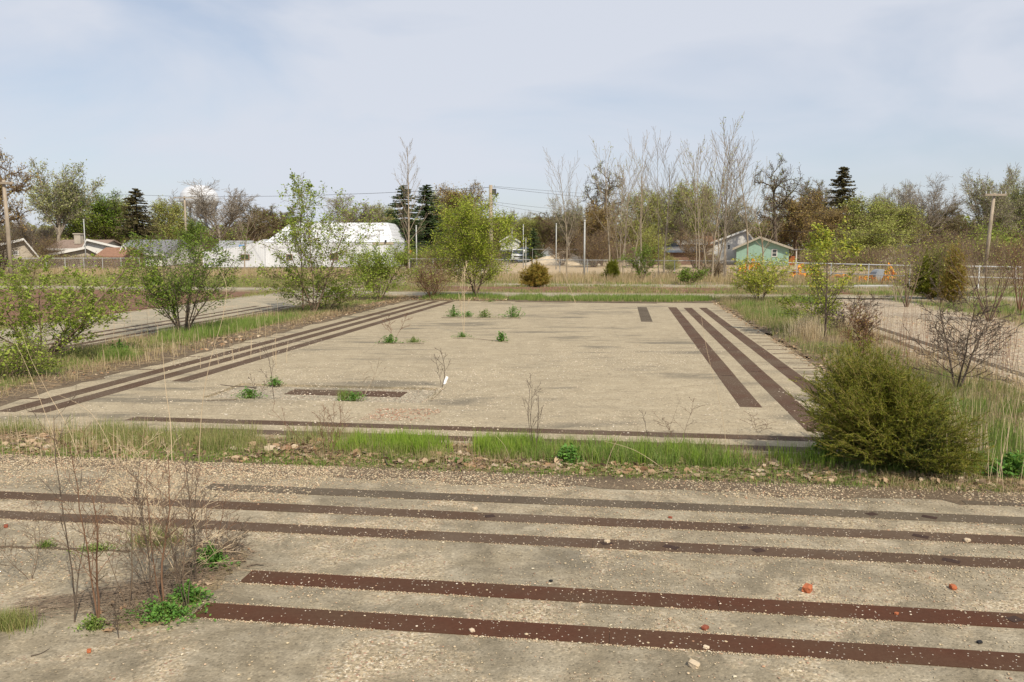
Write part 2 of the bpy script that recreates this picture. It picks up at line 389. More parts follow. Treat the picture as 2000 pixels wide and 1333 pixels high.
def stones(name, x, y, r, mat, z=0.0, label=None, cat='gravel', parent=None, flat=.6):
    n = len(x)
    base = np.array([(1,0,0),(0,1,0),(-1,0,0),(0,-1,0),(.0,0,1),(0,0,-1),(.72,.66,.5),(-.66,.7,.45),(-.7,-.62,.5),(.64,-.7,.42)], np.float32)
    T = np.array([(4,0,6),(4,6,1),(4,1,7),(4,7,2),(4,2,8),(4,8,3),(4,3,9),(4,9,0),(0,1,6),(1,2,7),(2,3,8),(3,0,9)])
    a = RG.uniform(0, 6.283, n); sc = RG.uniform(.65, 1.25, (n, 1, 3)); sc[...,2] *= flat
    B = base[None]*sc*np.asarray(r)[:,None,None]*RG.uniform(.82, 1.15, (n, 10, 1))
    ca, sa = np.cos(a)[:,None], np.sin(a)[:,None]
    V = np.stack([B[...,0]*ca-B[...,1]*sa+x[:,None], B[...,0]*sa+B[...,1]*ca+y[:,None], np.maximum(B[...,2], -.004)+z+np.asarray(r)[:,None]*flat*.25], 2)
    me = mesh(name, V, [((np.arange(n)*10)[:,None,None]+T[None]).reshape(-1,3)], mat)
    o = obj(name, me, parent)
    if label: props(o, label, cat, kind='stuff')
    return o
def curled(name, x, y, size, mat, z=.0, label=None, lift=.5):
    """crumpled dead leaves: 3x3 grids with rough outline"""
    n = len(x); g = np.array([(-1,-.35),(0,-.75),(1,-.3),(-.8,.05),(0,0),(.95,.05),(-1,.45),(0,.9),(.85,.5)], np.float32)
    B = np.zeros((n, 9, 3)); B[...,:2] = g[None]*RG.uniform(.7, 1.2, (n,9,1))
    B[...,2] = RG.uniform(-.16, .34, (n, 9))
    B *= (np.asarray(size)/2)[:,None,None]
    a = RG.uniform(0, 6.283, n); tl = RG.normal(0, lift, n)
    ca, sa = np.cos(a)[:,None], np.sin(a)[:,None]; ct, st = np.cos(tl)[:,None], np.sin(tl)[:,None]
    Y2 = B[...,1]*ct-B[...,2]*st; Z2 = B[...,1]*st+B[...,2]*ct
    V = np.stack([B[...,0]*ca-Y2*sa+x[:,None], B[...,0]*sa+Y2*ca+y[:,None], Z2-Z2.min(1)[:,None]+z+.003], 2)
    Q = np.array([(0,1,4,3),(1,2,5,4),(3,4,7,6),(4,5,8,7)])
    me = mesh(name, V, [((np.arange(n)*9)[:,None,None]+Q[None]).reshape(-1,4)], mat)
    o = obj(name, me)
    if label: props(o, label, 'leaf litter', kind='stuff')
    return o
def tubes(P0, P1, R0, R1, sides=3):
    P0, P1 = np.asarray(P0, float), np.asarray(P1, float); R0, R1 = np.asarray(R0), np.asarray(R1)
    n = len(P0); D = P1-P0; D /= np.maximum(np.linalg.norm(D, axis=1), 1e-9)[:,None]
    up = np.where(np.abs(D[:,2:3]) > .9, np.array([[1.,0,0]]), np.array([[0,0,1.]]))
    A = np.cross(D, up); A /= np.linalg.norm(A, axis=1)[:,None]; B = np.cross(D, A)
    th = np.arange(sides)*2*np.pi/sides; ct, st = np.cos(th)[None,:,None], np.sin(th)[None,:,None]
    ring = A[:,None,:]*ct+B[:,None,:]*st
    V = np.concatenate([P0[:,None]+ring*R0[:,None,None], P1[:,None]+ring*R1[:,None,None]], 1)
    k = np.arange(sides); j = (k+1) % sides
    Q = np.stack([k, j, j+sides, k+sides], 1)
    F = ((np.arange(n)*2*sides)[:,None,None]+Q[None]).reshape(-1, 4)
    return V.reshape(-1, 3), F
def leaves(P, size, up=.5, aspect=.6, seed=0, bend=.25):
    """bent rhombus leaves round points"""
    g = np.random.default_rng(seed); P = np.asarray(P, float); n = len(P)
    Nn = g.normal(0, 1, (n, 3)); Nn[:,2] = np.abs(Nn[:,2])+up; Nn /= np.linalg.norm(Nn, axis=1)[:,None]
    A = np.cross(Nn, g.normal(0, 1, (n, 3))); A /= np.linalg.norm(A, axis=1)[:,None]; B = np.cross(Nn, A)
    sz = size*g.uniform(.6, 1.3, n)[:,None]
    V = np.stack([P-A*sz*.5, P+B*sz*.5*aspect+Nn*sz*bend*.4, P+A*sz*.5, P-B*sz*.5*aspect+Nn*sz*bend*.4], 1)
    b = (np.arange(n)*4)[:,None]
    return V.reshape(-1, 3), np.concatenate([b+np.array([[0,1,2]]), b+np.array([[0,2,3]])])
def needles(P, D, L, w, spread, seed=0):
    """thin triangles pointing along D with spread"""
    g = np.random.default_rng(seed); n = len(P)
    D = D+g.normal(0, spread, (n, 3)); D /= np.linalg.norm(D, axis=1)[:,None]
    A = np.cross(D, g.normal(0, 1, (n, 3))); A /= np.linalg.norm(A, axis=1)[:,None]
    L = L*g.uniform(.6, 1.3, n)[:,None]
    V = np.stack([P-A*w/2, P+A*w/2, P+D*L], 1)
    return V.reshape(-1, 3), (np.arange(n)*3)[:,None]+np.array([[0,1,2]])

# ------------------------------------------------------------------ plants
def nrm(v):
    l = math.sqrt(v[0]*v[0]+v[1]*v[1]+v[2]*v[2]) or 1; return (v[0]/l, v[1]/l, v[2]/l)
def grow(O, rg, p, d, L, r, lv, K):
    n = K['n'][lv]; st = L/n; nodes = [(p, d, r)]; wg, up, tp = K['wig'][lv], K['up'][lv], K['tap'][lv]
    for i in range(n):
        d = nrm((d[0]+rg.gauss(0, wg), d[1]+rg.gauss(0, wg), d[2]+rg.gauss(0, wg)+up))
        q = (p[0]+d[0]*st, p[1]+d[1]*st, p[2]+d[2]*st)
        ra, rb = r*(1-tp*i/n), r*(1-tp*(i+1)/n)
        O.append((lv, p, q, max(ra, K['rmin']), max(rb, K['rmin']))); p = q; nodes.append((p, d, rb))
    if lv+1 >= len(K['n']): return
    m = K['nch'][lv]; az = rg.uniform(0, 6.28)
    m = max(1, int(round(m*rg.uniform(.8, 1.2))))
    for j in range(m):
        t = K['start'][lv]+(1-K['start'][lv])*(j+rg.uniform(.1, .9))/m
        k = min(int(t*n), n-1); u = t*n-k
        a, b = nodes[k], nodes[k+1]
        q = tuple(a[0][i]*(1-u)+b[0][i]*u for i in range(3)); dd = b[1]; rr = a[2]*(1-u)+b[2]*u
        az += 2.4+rg.uniform(-.5, .5); an = K['ang'][lv]*rg.uniform(.75, 1.25)
        V = Vector(dd); A = V.orthogonal().normalized(); B = V.cross(A)
        nd = V*math.cos(an)+(A*math.cos(az)+B*math.sin(az))*math.sin(an)
        grow(O, rg, q, tuple(nd), L*K['lr'][lv]*(1-K['fall'][lv]*t)*rg.uniform(.7, 1.2), min(rr*K['rr'], rr*.9), lv+1, K)
def kk(**a):
    K = dict(rmin=.004, rr=.6, tap=[.55,.7,.8,.9]); K.update(a); return K
KINDS_ = {
 # trunk forks low into rising limbs, fine twigs outside
 'vase': kk(n=[5,7,5,4], nch=[8,10,9], wig=[.05,.10,.16,.2], up=[.1,.10,.04,.02], start=[.45,.25,.15], ang=[.62,.62,.7], lr=[1.35,.42,.42], fall=[.25,.35,.3]),
 'round': kk(n=[6,6,5,3], nch=[14,10,9], wig=[.06,.13,.2,.25], up=[.1,.04,.02,0], start=[.35,.2,.1], ang=[.95,.75,.8], lr=[.62,.45,.42], fall=[.35,.35,.3]),
 'gnarly': kk(n=[6,9,7,4], nch=[9,9,8], wig=[.12,.30,.35,.35], up=[.1,.05,.03,0], start=[.4,.25,.15], ang=[.9,.8,.8], lr=[.72,.42,.38], fall=[.35,.3,.3], rr=.66),
 'poplar': kk(n=[12,7,4], nch=[24,8], wig=[.02,.05,.08], up=[.08,.04,.04], start=[.2,.25], ang=[.75,.5], lr=[.42,.38], fall=[.75,.4], tap=[.85,.8,.9], rr=.45),
 'whips': kk(n=[9,6,3], nch=[12,6], wig=[.03,.035,.05], up=[.05,.06,.05], start=[.3,.3], ang=[.62,.48], lr=[.58,.34], fall=[.55,.4], tap=[.8,.8,.9], rr=.5),
 'sapling': kk(n=[8,6,4,3], nch=[15,7,4], wig=[.05,.09,.14,.2], up=[.08,.06,.04,0], start=[.15,.2,.2], ang=[.95,.65,.7], lr=[.55,.42,.4], fall=[.55,.4,.3], tap=[.8,.8,.8,.9], rr=.5),
 'shrub': kk(n=[6,5,4], nch=[9,6], wig=[.09,.13,.18], up=[.05,.05,.03], start=[.22,.15], ang=[.7,.75], lr=[.5,.45], fall=[.35,.3], tap=[.75,.8,.9], rr=.55),
 'weed': kk(n=[9,5,3], nch=[8,4], wig=[.06,.08,.1], up=[.03,.03,.02], start=[.28,.3], ang=[.66,.6], lr=[.34,.4], fall=[.5,.4], tap=[.7,.8,.8], rr=.5, rmin=.0015),
}
def plant(kind, h, r, seed, stems=1, spread=0.0, lf=0, lsize=.06, lfl=2, wid=None, up=.5, jitter=.05, nmul=1.0, rmin=None, base=.05, wmul=1, low=0, high=1):
    """returns dict of arrays normalised to height h: wood per level and leaf points"""
    rg = random.Random(seed); K = dict(KINDS_[kind])
    if rmin: K['rmin'] = rmin
    K['nch'] = [max(1, int(round(c*nmul))) for c in K['nch']]; K['wig'] = [w*wmul for w in K['wig']]
    O = []
    for i in range(stems):
        az = rg.uniform(0, 6.28) if stems == 1 else 6.283*i/stems+rg.uniform(-.4, .4)
        sp = spread*rg.uniform(.35, 1.1); hh = h*(.62 if kind in ('vase',) else .9)*(rg.uniform(.6, 1.0) if stems > 1 else 1)
        if kind == 'vase': hh = h*.45
        d = nrm((math.cos(az)*sp, math.sin(az)*sp, 1))
        grow(O, rg, (math.cos(az)*base*rg.random()*min(stems-1, 1), math.sin(az)*base*rg.random()*min(stems-1, 1), -.03), d, hh, r*(1 if i == 0 else rg.uniform(.5, .95)), 0, K)
    lv = np.array([o[0] for o in O]); P0 = np.array([o[1] for o in O]); P1 = np.array([o[2] for o in O]); R0 = np.array([o[3] for o in O]); R1 = np.array([o[4] for o in O])
    top = np.percentile(P1[:,2], 99.7); k = h/top
    P0 = P0*k; P1 = P1*k
    if wid:
        w = np.percentile(np.abs(P1[:,:2]), 97)*2; kw = wid/w
        kz = np.clip(P0[:,2]/h*6, 0, 1)[:,None]; kz1 = np.clip(P1[:,2]/h*6, 0, 1)[:,None]
        P0[:,:2] *= 1+(kw-1)*kz; P1[:,:2] *= 1+(kw-1)*kz1
    res = dict(lv=lv, P0=P0, P1=P1, R0=R0, R1=R1, L=None, ls=lsize, up=up, seed=seed)
    if lf:
        g = np.random.default_rng(seed+99); ok = (lv >= lfl) & (P1[:,2] > low*h) & (P1[:,2] < high*h)
        idx = np.nonzero(ok)[0]
        if len(idx):
            clus = np.array([vnoise(P1[i,0:1]*2.2/h*4, P1[i,2:3]*2.2/h*4+P1[i,1]*3, seed)[0] for i in idx]) if len(idx) < 9000 else np.full(len(idx), .5)
            pr = (.06+g.uniform(0, 1, len(idx))**3)*(.2+1.5*clus**1.5); pr /= pr.sum()
            pick = g.choice(idx, lf, p=pr); u = g.uniform(0, 1, lf)[:,None]
            res['L'] = P0[pick]*(1-u)+P1[pick]*u+g.normal(0, jitter, (lf, 3))
            res['L'][:,2] = np.maximum(res['L'][:,2], .04)
    return res
def plant_meshes(name, R, bk, lfm, split=0):
    out = []
    lv = R['lv']; a = lv <= split
    V, F = tubes(R['P0'][a], R['P1'][a], R['R0'][a], R['R1'][a], 6); out.append(('trunk' if split == 0 else 'stem', mesh(name+'_wood', V, [F], bk)))
    b = ~a
    if b.any():
        V, F = tubes(R['P0'][b], R['P1'][b], R['R0'][b], R['R1'][b], 3); out.append(('branches', mesh(name+'_branches', V, [F], bk)))
    if R['L'] is not None:
        V, F = leaves(R['L'], R['ls'], R['up'], .62, R['seed']); out.append(('foliage', mesh(name+'_foliage', V, [F], lfm)))
    return out
def spruce(h, w, seed, nw=26, per=9, cards=15, lfsize=.3, droop=.25):
    rg = random.Random(seed); P0=[];P1=[];R0=[];R1=[];NP=[];ND=[]
    P0.append((0,0,0));P1.append((0,0,h*.97));R0.append(h*.018);R1.append(.02)
    for i in range(nw):
        f = .08+.9*i/nw+rg.uniform(-.01, .01); L0 = w/2*1.25*(1-f)**.85*(1+.18*math.sin(i*2.1))+.03*h*.3
        for j in range(per):
            az = rg.uniform(0, 6.283); L = L0*rg.uniform(.6, 1.15); z = f*h+rg.uniform(-.5, .5)*h/nw
            p = (0, 0, z); n = 4; sl = -.12-.1*(1-f); d = (math.cos(az), math.sin(az), sl+.18*f)
            for k in range(n):
                d = nrm((d[0], d[1], d[2]+(.16 if k > 1 else -droop*.3))); q = tuple(p[m]+d[m]*L/n for m in range(3))
                P0.append(p); P1.append(q); r = .03*(1-k/n)*h/10+.006; R0.append(r); R1.append(r*.8)
                for c in range(cards//n+1):
                    u = rg.random(); b = tuple(p[m]*(1-u)+q[m]*u for m in range(3))
                    NP.append(b); s = rg.choice((-1, 1))
                    ND.append((d[0]*.6-d[1]*s*.8, d[1]*.6+d[0]*s*.8, -.28+rg.uniform(-.35, .25)))
                p = q
    V, F = tubes(P0, P1, np.array(R0), np.array(R1), 4)
    NP = np.array(NP); V2, F2 = needles(NP, np.array(ND), lfsize*h/8*(1.15-.85*NP[:,2:3]/h), lfsize*.36*h/8, .25, seed)
    return V, F, V2, F2
def juniper(h, w, seed, stems=110, per=13, nd=16, nl=.07, nw=.012, ball=.5, tip=0.0):
    rg = random.Random(seed); P0=[];P1=[];R0=[];R1=[];B0=[];BD=[]
    for i in range(stems):
        az = rg.uniform(0, 6.283); el = rg.uniform(.04, 1)**.8
        # a broad ball, flat-bottomed: target point on an ellipsoid shell
        ph = el*math.pi/2*.98; lump = 1+.16*math.sin(3*az+seed)+.12*math.sin(5*az+2*ph+seed*2)
        q = (math.cos(az)*math.cos(ph)**.8*w/2*lump*rg.uniform(.72, 1.04), math.sin(az)*math.cos(ph)**.8*w/2*lump*rg.uniform(.72, 1.04), h*(.10+.9*math.sin(ph)**1.1)*rg.uniform(.74, 1.02)*(1-.08*abs(math.sin(2*az))))
        if tip:
            sf = math.sin(ph); q = (q[0]*(.74+.26*min(1, ph/.55))-.13*w*sf, q[1]*(.74+.26*min(1, ph/.55)), q[2]*(1-.30*math.cos(az)*math.cos(ph)))
        if rg.random() < .12: q = tuple(v*rg.uniform(1.08, 1.22) for v in q)
        n = 7; pr = (rg.uniform(-.04, .04), rg.uniform(-.04, .04), 0)
        for k in range(n):
            u = (k+1)/n; zz = q[2]*(u**.9)
            p = (q[0]*u+rg.gauss(0, .012), q[1]*u+rg.gauss(0, .012), zz+rg.gauss(0, .01))
            P0.append(pr); P1.append(p); r = max(.0025, .012*(1-u)*h); R0.append(r); R1.append(r*.8)
            if u > .30:
                dd = nrm(tuple(p[m]-pr[m] for m in range(3)))
                for c in range(per//4+1):
                    v = rg.random(); b = tuple(pr[m]*(1-v)+p[m]*v for m in range(3))
                    e = nrm((dd[0]+rg.gauss(0, .6), dd[1]+rg.gauss(0, .6), dd[2]*.6+rg.gauss(0, .45)+.12)); L = rg.uniform(.10, .24)*h*.6
                    B0.append(b); BD.append((e[0]*L, e[1]*L, e[2]*L))
            pr = p
    B0 = np.array(B0); BD = np.array(BD)
    V, F = tubes(np.concatenate([P0, B0]), np.concatenate([P1, B0+BD]), np.concatenate([R0, np.full(len(B0), .0022)]), np.concatenate([R1, np.full(len(B0), .001)]), 3)
    g = np.random.default_rng(seed); k = len(B0); u = g.uniform(.05, 1.05, (k, nd, 1))
    NP = (B0[:,None]+BD[:,None]*u).reshape(-1, 3); ND = np.repeat(BD/np.linalg.norm(BD, axis=1)[:,None], nd, 0)
    V2, F2 = needles(NP, ND, nl, nw, .62, seed)
    V2[:,2] = np.maximum(V2[:,2], .01)
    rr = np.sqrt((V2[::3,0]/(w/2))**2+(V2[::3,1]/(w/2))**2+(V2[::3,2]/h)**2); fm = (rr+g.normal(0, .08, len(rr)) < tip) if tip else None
    return V, F, V2, F2, fm
def put(name, label, cat, parts, loc, group=None, rz=0, scale=(1,1,1)):
    t = thing(name, label, cat, loc, group, rz); t.scale = scale
    for nme, me in parts: obj(nme, me, t)
    return t
def conifer_parts(name, A, bk, lfm):
    V, F, V2, F2 = A[:4]
    if len(A) > 4 and A[4] is not None:
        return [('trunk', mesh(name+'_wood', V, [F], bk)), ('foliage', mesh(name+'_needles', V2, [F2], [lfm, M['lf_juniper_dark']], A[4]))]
    return [('trunk', mesh(name+'_wood', V, [F], bk)), ('foliage', mesh(name+'_needles', V2, [F2], lfm))]

# ================================================================== GROUND AND PAVEMENTS
def sheet(name, pts, z, mat, thick=0.0, kind='structure'):
    mb = MB()
    if thick: mb.prism([(x, y, z) for x, y in pts], thick)
    else: mb.poly([(x, y, z) for x, y in pts])
    return props(mb.build(name, mat), kind=kind)
def srect(s0, s1, t0, t1): return [Sa(s0,t0), Sa(s1,t0), Sa(s1,t1), Sa(s0,t1)]
def ragged(s0, s1, t0, t1, amp=.25, step=.5, seed=3):
    rg = random.Random(seed); P = []
    def side(a, b):
        n = max(2, int(math.dist(a, b)/step))
        for i in range(n):
            u = i/n; P.append((a[0]*(1-u)+b[0]*u+rg.uniform(-amp, amp), a[1]*(1-u)+b[1]*u+rg.uniform(-amp, amp)))
    c4 = [(s0,t0),(s1,t0),(s1,t1),(s0,t1)]
    for i in range(4): side(c4[i], c4[(i+1) % 4])
    return [Sa(*p) for p in P]
sheet('ground', [(-2500,-60),(2500,-60),(2500,4000),(-2500,4000)], -.045, M['earth'])
# the big slab, with the shallow pit left open
PS0, PS1, PT0, PT1 = -6.62, -3.0, 12.06, 13.42
ss = [-9.55, PS0, PS1, 3.86]; tt = [9.5, PT0, PT1, 35.3]
mb = MB()
for i in range(3):
    for j in range(3):
        if (i, j) == (1, 1): continue
        mb.prism([S(ss[i],tt[j]), S(ss[i+1],tt[j]), S(ss[i+1],tt[j+1]), S(ss[i],tt[j+1])], .12)
props(mb.build('concrete_slab', M['conc_main']), kind='structure')
sheet('pit_floor', srect(PS0-.0, PS1+.0, PT0, PT1), -.038, M['pit'])
sheet('front_pavement', ragged(-40, 45, -14, 8.32, .06, .4, 5), -.002, M['conc_near'], .1)
sheet('gravel_margin', ragged(-40, 45, 7.98, 8.6, .09, .22, 15), .001, M['soil'], 0)
sheet('verge_soil', ragged(-40, 45, 8.25, 9.62, .03, .4, 16), -.010, M['soil'], 0)
sheet('left_verge_soil', ragged(-12.9, -9.35, 9.4, 38, .12, .4, 17), .0025, M['soil'], 0)
sheet('right_verge_soil', ragged(3.92, 6.1, 9.8, 38, .14, .4, 18), .0025, M['soil'], 0)
sheet('far_verge_soil', ragged(-10, 9, 35.05, 38.7, .12, .5, 19), .006, M['soil'], 0)
sheet('side_pavement', ragged(-17.8, -12.7, 9, 45, .10, .6, 6), -.004, M['conc_left'], .1)
sheet('gritty_pavement', ragged(5.6, 12.4, 9.6, 39.5, .16, .6, 7), -.004, M['conc_right'], .1)
sheet('rust_stained_pad', ragged(-36, -18.3, 19, 41.0, .12, .9, 8), -.012, M['rust_pad'], .08)
sheet('far_path', ragged(-12.2, 30, 38.6, 41.6, .07, .7, 9), -.004, M['conc_left'], .1)
sheet('far_rust_pad', ragged(-14, 12, 43.6, 48, .2, 1, 10), -.012, M['rust_pad'], .08)
sheet('far_pavement', ragged(-8, 32, 49.4, 52.2, .15, 1, 11), -.004, M['conc_left'], .1)
sheet('back_path', ragged(-70, -18.5, 42.5, 44.8, .15, 1, 12), -.004, M['conc_left'], .1)
sheet('dirt_lot', ragged(-14, 26, 64, 128, .6, 3, 13), -.02, M['tan_lot'])
sheet('gravel_road', ragged(-90, 80, 129, 140, .4, 5, 14), -.015, M['tan_lot'])

# ================================================================== STEEL STRIPS
def strip(a, b, w, mat, label, cut=0.0, group='steel strips set flush in the concrete', z=.004, seed=0, name='steel_strip'):
    """a, b in slab axes; w metres; long strips are welded from plates with thin joints"""
    A = Vector(Sa(*a)); B = Vector(Sa(*b)); d = (B-A).normalized(); nv = Vector((-d.y, d.x)); L = (B-A).length
    rg = random.Random(seed); mb = MB(); x = 0
    while x < L-.01:
        l = min(rg.uniform(2.6, 3.4), L-x) if L > 4 else L
        if L-x-l < .5: l = L-x
        p = A+d*(x+.0015); q = A+d*(x+l-.0015); j = rg.uniform(-.004, .004)
        mb.prism([(*(p-nv*(w/2)+nv*j), z), (*(q-nv*(w/2)+nv*j), z), (*(q+nv*(w/2)+nv*j), z), (*(p+nv*(w/2)+nv*j), z)], .012)
        # small lifting notches: darker recessed squares read in the photo near the joints
        x += l
    return props(mb.build(name, mat), label, 'steel strip', group)
GF = 'steel strips crossing the front pavement'; GL = 'steel strips along the left side of the slab'
GR = 'steel strips along the right side of the slab'; GB = 'steel strips across the near edge of the slab'
strip((-2.76,4.86), (9,4.86), .215, M['steel_red'], 'nearest rusty steel strip across the front pavement', group=GF, seed=1)
F2 = strip((-2.70,5.425), (9,5.425), .215, M['steel_red'], 'second nearest rusty steel strip, starting beside the weeds', group=GF, seed=2)
F3 = strip((-9,6.44), (9,6.44), .20, M['steel_dark'], 'middle rusty strip on the front pavement, running out both sides of the photo', group=GF, seed=3)
F4 = strip((-9,6.97), (9,6.97), .205, M['steel_dark'], 'fourth strip back on the front pavement, second from the verge', group=GF, seed=4)
F5 = strip((-4.1,7.49), (9,7.49), .21, M['steel_grey'], 'greyish strip on the front pavement nearest the grass verge', group=GF, seed=5)
strip((3.2,7.98), (9,7.98), .10, M['steel_grey'], 'thin half buried strip by the verge at the right edge', group=GF, seed=6)
strip((-6.8,10.42), (3.4,10.42), .24, M['steel_dark'], 'long dark strip across the near end of the slab', group=GB, seed=7)
strip((-5.6,9.86), (3.9,9.86), .24, M['steel_dark'], 'dark strip on the very edge of the slab behind the verge grass', group=GB, seed=8)
strip((-8.87,10.6), (-8.62,34.7), .30, M['steel_dark'], 'outermost long strip along the left side of the slab', group=GL, seed=9)
strip((-8.39,10.62), (-8.03,34.7), .30, M['steel_dark'], 'middle of the three strips along the left side of the slab', group=GL, seed=10)
strip((-7.80,13.45), (-7.38,34.8), .30, M['steel_dark'], 'innermost and shortest strip along the left side of the slab', group=GL, seed=11)
R1 = strip((1.92,12.42), (1.90,32.5), .32, M['steel_brown'], 'innermost long strip on the right of the slab with a clean square end', group=GR, seed=12)
R2 = strip((2.55,10.85), (2.48,32.3), .31, M['steel_brown'], 'middle strip on the right of the slab, ending by the juniper', group=GR, seed=13)
R3 = strip((3.17,11.3), (3.06,32.4), .29, M['steel_brown'], 'outermost strip on the right of the slab, running under the juniper', group=GR, seed=14)
strip((.75,26.2), (.73,32.5), .36, M['steel_grey'], 'short lone strip near the far right of the slab', group='steel strips in the open slab', seed=15)
strip((-4.6,34.75), (1.4,34.75), .30, M['steel_dark'], 'dark strip across the far edge of the slab', group='steel strips in the open slab', seed=16)
strip((-5.52,12.92), (-3.55,12.92), .46, M['steel_brown'], 'short rusty plate sunk in the shallow pit', z=-.03, group='steel strips in the open slab', seed=17, name='sunken_steel_plate')
for i, (s, w) in enumerate(((-13.9,.2),(-13.2,.2),(-14.5,.16))):
    strip((s,13), (s,31), w, M['steel_dark'], ('middle strip on the side pavement behind the left shrubs', 'strip on the side pavement closest to the left verge', 'strip on the side pavement furthest from the slab')[i], group='strips in the side pavement on the left', seed=20+i)
for i, s in enumerate((6.84, 7.42)):
    strip((s,10.5), (s,30.5), .22, M['steel_grey'], ('dusty strip on the gritty right pavement, nearer the verge', 'dusty strip on the gritty right pavement, second from the verge')[i], group='strips in the gritty pavement on the right', seed=30+i)
def dark_mark(par, s, t, ls, lt, ang=0, z=.0065):  # thin dark plate: notches on the front strips, cross lines on the right strips
    ca_, sa_ = math.cos(ang), math.sin(ang); P = [(s+u*ls/2*ca_-v*lt/2*sa_, t+u*ls/2*sa_+v*lt/2*ca_) for u, v in ((-1,-1),(1,-1),(1,1),(-1,1))]
    mb = MB(); mb.prism([S(p, q, z) for p, q in P], .004); mb.build('dark_mark', M['dark_mark'], par)
def sto(px, py): X, Y = G(px, py); return X*cx+Y*cy, X*dx+Y*dy
for par, tt_, spots in ((F5, 7.49, ((1703,1006),(1817,1013))), (F4, 6.97, ((1453,1030),(1795,1046),(957,1008))), (F3, 6.44, ((1185,1060),(1310,1066),(1480,1073),(1855,1094))), (F2, 5.425, ((1978,1208),))):
    for i, q in enumerate(spots): s_, t_ = sto(*q); dark_mark(par, s_, tt_+.01*(-1)**i, .09+.03*(i % 2), .07, .5*(-1)**i)
for par, s_, n_ in ((R1, 1.91, 5), (R2, 2.52, 6), (R3, 3.13, 6)):
    for i in range(n_): dark_mark(par, s_+.02*(-1)**i, 13.5+i*3.1+s_, .2, .035, .1*(-1)**i)  # thin dark lines across the right strips at even intervals
# short tie slots outside the long strips
GT = 'short dark tie slots beside the right strips'; k = 0
def slot(s0, s1, t, w, label, group):
    mb = MB(); mb.prism([S(s0,t-w/2,.003), S(s1,t-w/2+.01,.003), S(s1,t+w/2,.003), S(s0,t+w/2,.003)], .01)
    props(mb.build('tie_slot', M['steel_dark']), label, 'tie slot', group)
ORD = 'first second third fourth fifth sixth seventh eighth ninth tenth eleventh twelfth thirteenth fourteenth fifteenth sixteenth seventeenth eighteenth nineteenth twentieth twenty-first twenty-second twenty-third twenty-fourth twenty-fifth twenty-sixth'.split()
for i in range(26):
    t = 13.6+i*.74
    slot(3.33, 3.33+random.Random(i).uniform(.42, .54), t, .075, ORD[i]+' dark tie slot from the near end, right of the right hand strips', GT)
for i, (px, py) in enumerate(((542,655),(507,659),(465,669),(427,681),(367,697),(280,722),(52,779))):
    X, Y = G(px, py); s, t = X*cx+Y*cy, X*dx+Y*dy
    slot(-9.45, -9.02, t, .07, ORD[i]+' dark tie slot from the far end, left of the left hand strips', 'short dark tie slots beside the left strips')
def joint(pts, w, seed):
    rg = random.Random(seed); L_, R_ = [], []
    for (p, q) in zip(pts[:-1], pts[1:]):
        for i in range(24):
            u = i/24; X, Y = G(p[0]*(1-u)+q[0]*u, p[1]*(1-u)+q[1]*u); a_, b_ = rg.uniform(.2, 1)*w, rg.uniform(.2, 1)*w
            L_.append((X, Y-a_, .0035)); R_.append((X, Y+b_, .0035))
    mb = MB(); mb.prism(L_+R_[::-1], .006); props(mb.build('weedy_joint', M['soil']), kind='structure')
joint([(862,621),(1024,622)], .16, 1); joint([(738,672),(832,672)], .07, 2); joint([(884,661),(940,663),(994,670)], .05, 3); joint([(300,822),(262,815)], .02, 4)
joint([(462,781),(400,783)], .04, 5); joint([(870,757),(840,785)], .05, 6); joint([(0,1068),(120,1072),(260,1078)], .03, 7); joint([(940,591),(1000,592)], .1, 8)
# low rim and cracked joint round the pit
mb = MB(); rg = random.Random(5)
for i in range(26):
    t = 12.1+rg.random()*1.25; mb.cyl(S(-3.02+rg.uniform(-.05,.03), t, -.03), S(-3.0+rg.uniform(-.06,.04), t+rg.uniform(.04,.12), .02), .02, .012, 5)
props(mb.build('broken_concrete_edge', M['pit']), 'row of crumbled concrete chips along the right edge of the pit', 'rubble')

# ================================================================== LOOSE STUFF ON THE GROUND
def spill(n, s0, s1, t0, t1, patch, lo, r0, r1, seed):
    s, t = rect(n, s0, s1, t0, t1, patch, seed, lo); x, y = W(s, t)
    return x, y, RG.uniform(r0, r1, len(x))*RG.choice([.7, 1, 1, 1.5], len(x))
a1 = spill(60000, -7.5, 5.5, 3.6, 7.9, .9, .56, .003, .0065, 41)
a2 = spill(6500, -7.5, 5.5, 3.6, 8.3, .4, .2, .003, .008, 42)
a3 = spill(17000, -7.5, 6.5, 7.85, 8.4, .6, .36, .004, .009, 43)
a4 = spill(15000, -7.5, -3.0, 7.1, 8.4, .5, .3, .004, .009, 44)
cat3 = [np.concatenate([q[i] for q in (a1, a2, a3, a4)]) for i in range(3)]
stones('pavement_gravel', cat3[0], cat3[1], cat3[2], M['gravel'], 0, 'loose tan and pink pea gravel spread over the front pavement')
s_, t_ = rect(1500, -7, 5, 3.6, 7.9, .9, 47, .5); x, y = W(s_, t_)
stones('brick_crumbs', x, y, RG.uniform(.003, .010, len(x)), M['rubble'], 0, 'tiny reddish brown brick crumbs strewn over the front pavement')
ed = [W(RG.uniform(-2.9 if t_ < 6 else -7, 5.5, 2600), t_+sg_*w_+np.abs(RG.normal(0, .016, 2600))*sg_) for t_, w_ in ((4.86,.104),(5.425,.104),(6.44,.096),(6.97,.099),(7.49,.10)) for sg_ in (-1, 1)]
x, y = np.concatenate([q[0] for q in ed]), np.concatenate([q[1] for q in ed]); k_ = fbm(x*1.5, y*1.5, 77) > .38; x, y = x[k_], y[k_]
stones('strip_edge_gravel', x, y, RG.uniform(.003, .007, len(x)), M['gravel'], 0, 'line of fine gravel gathered against the steel strip edges')
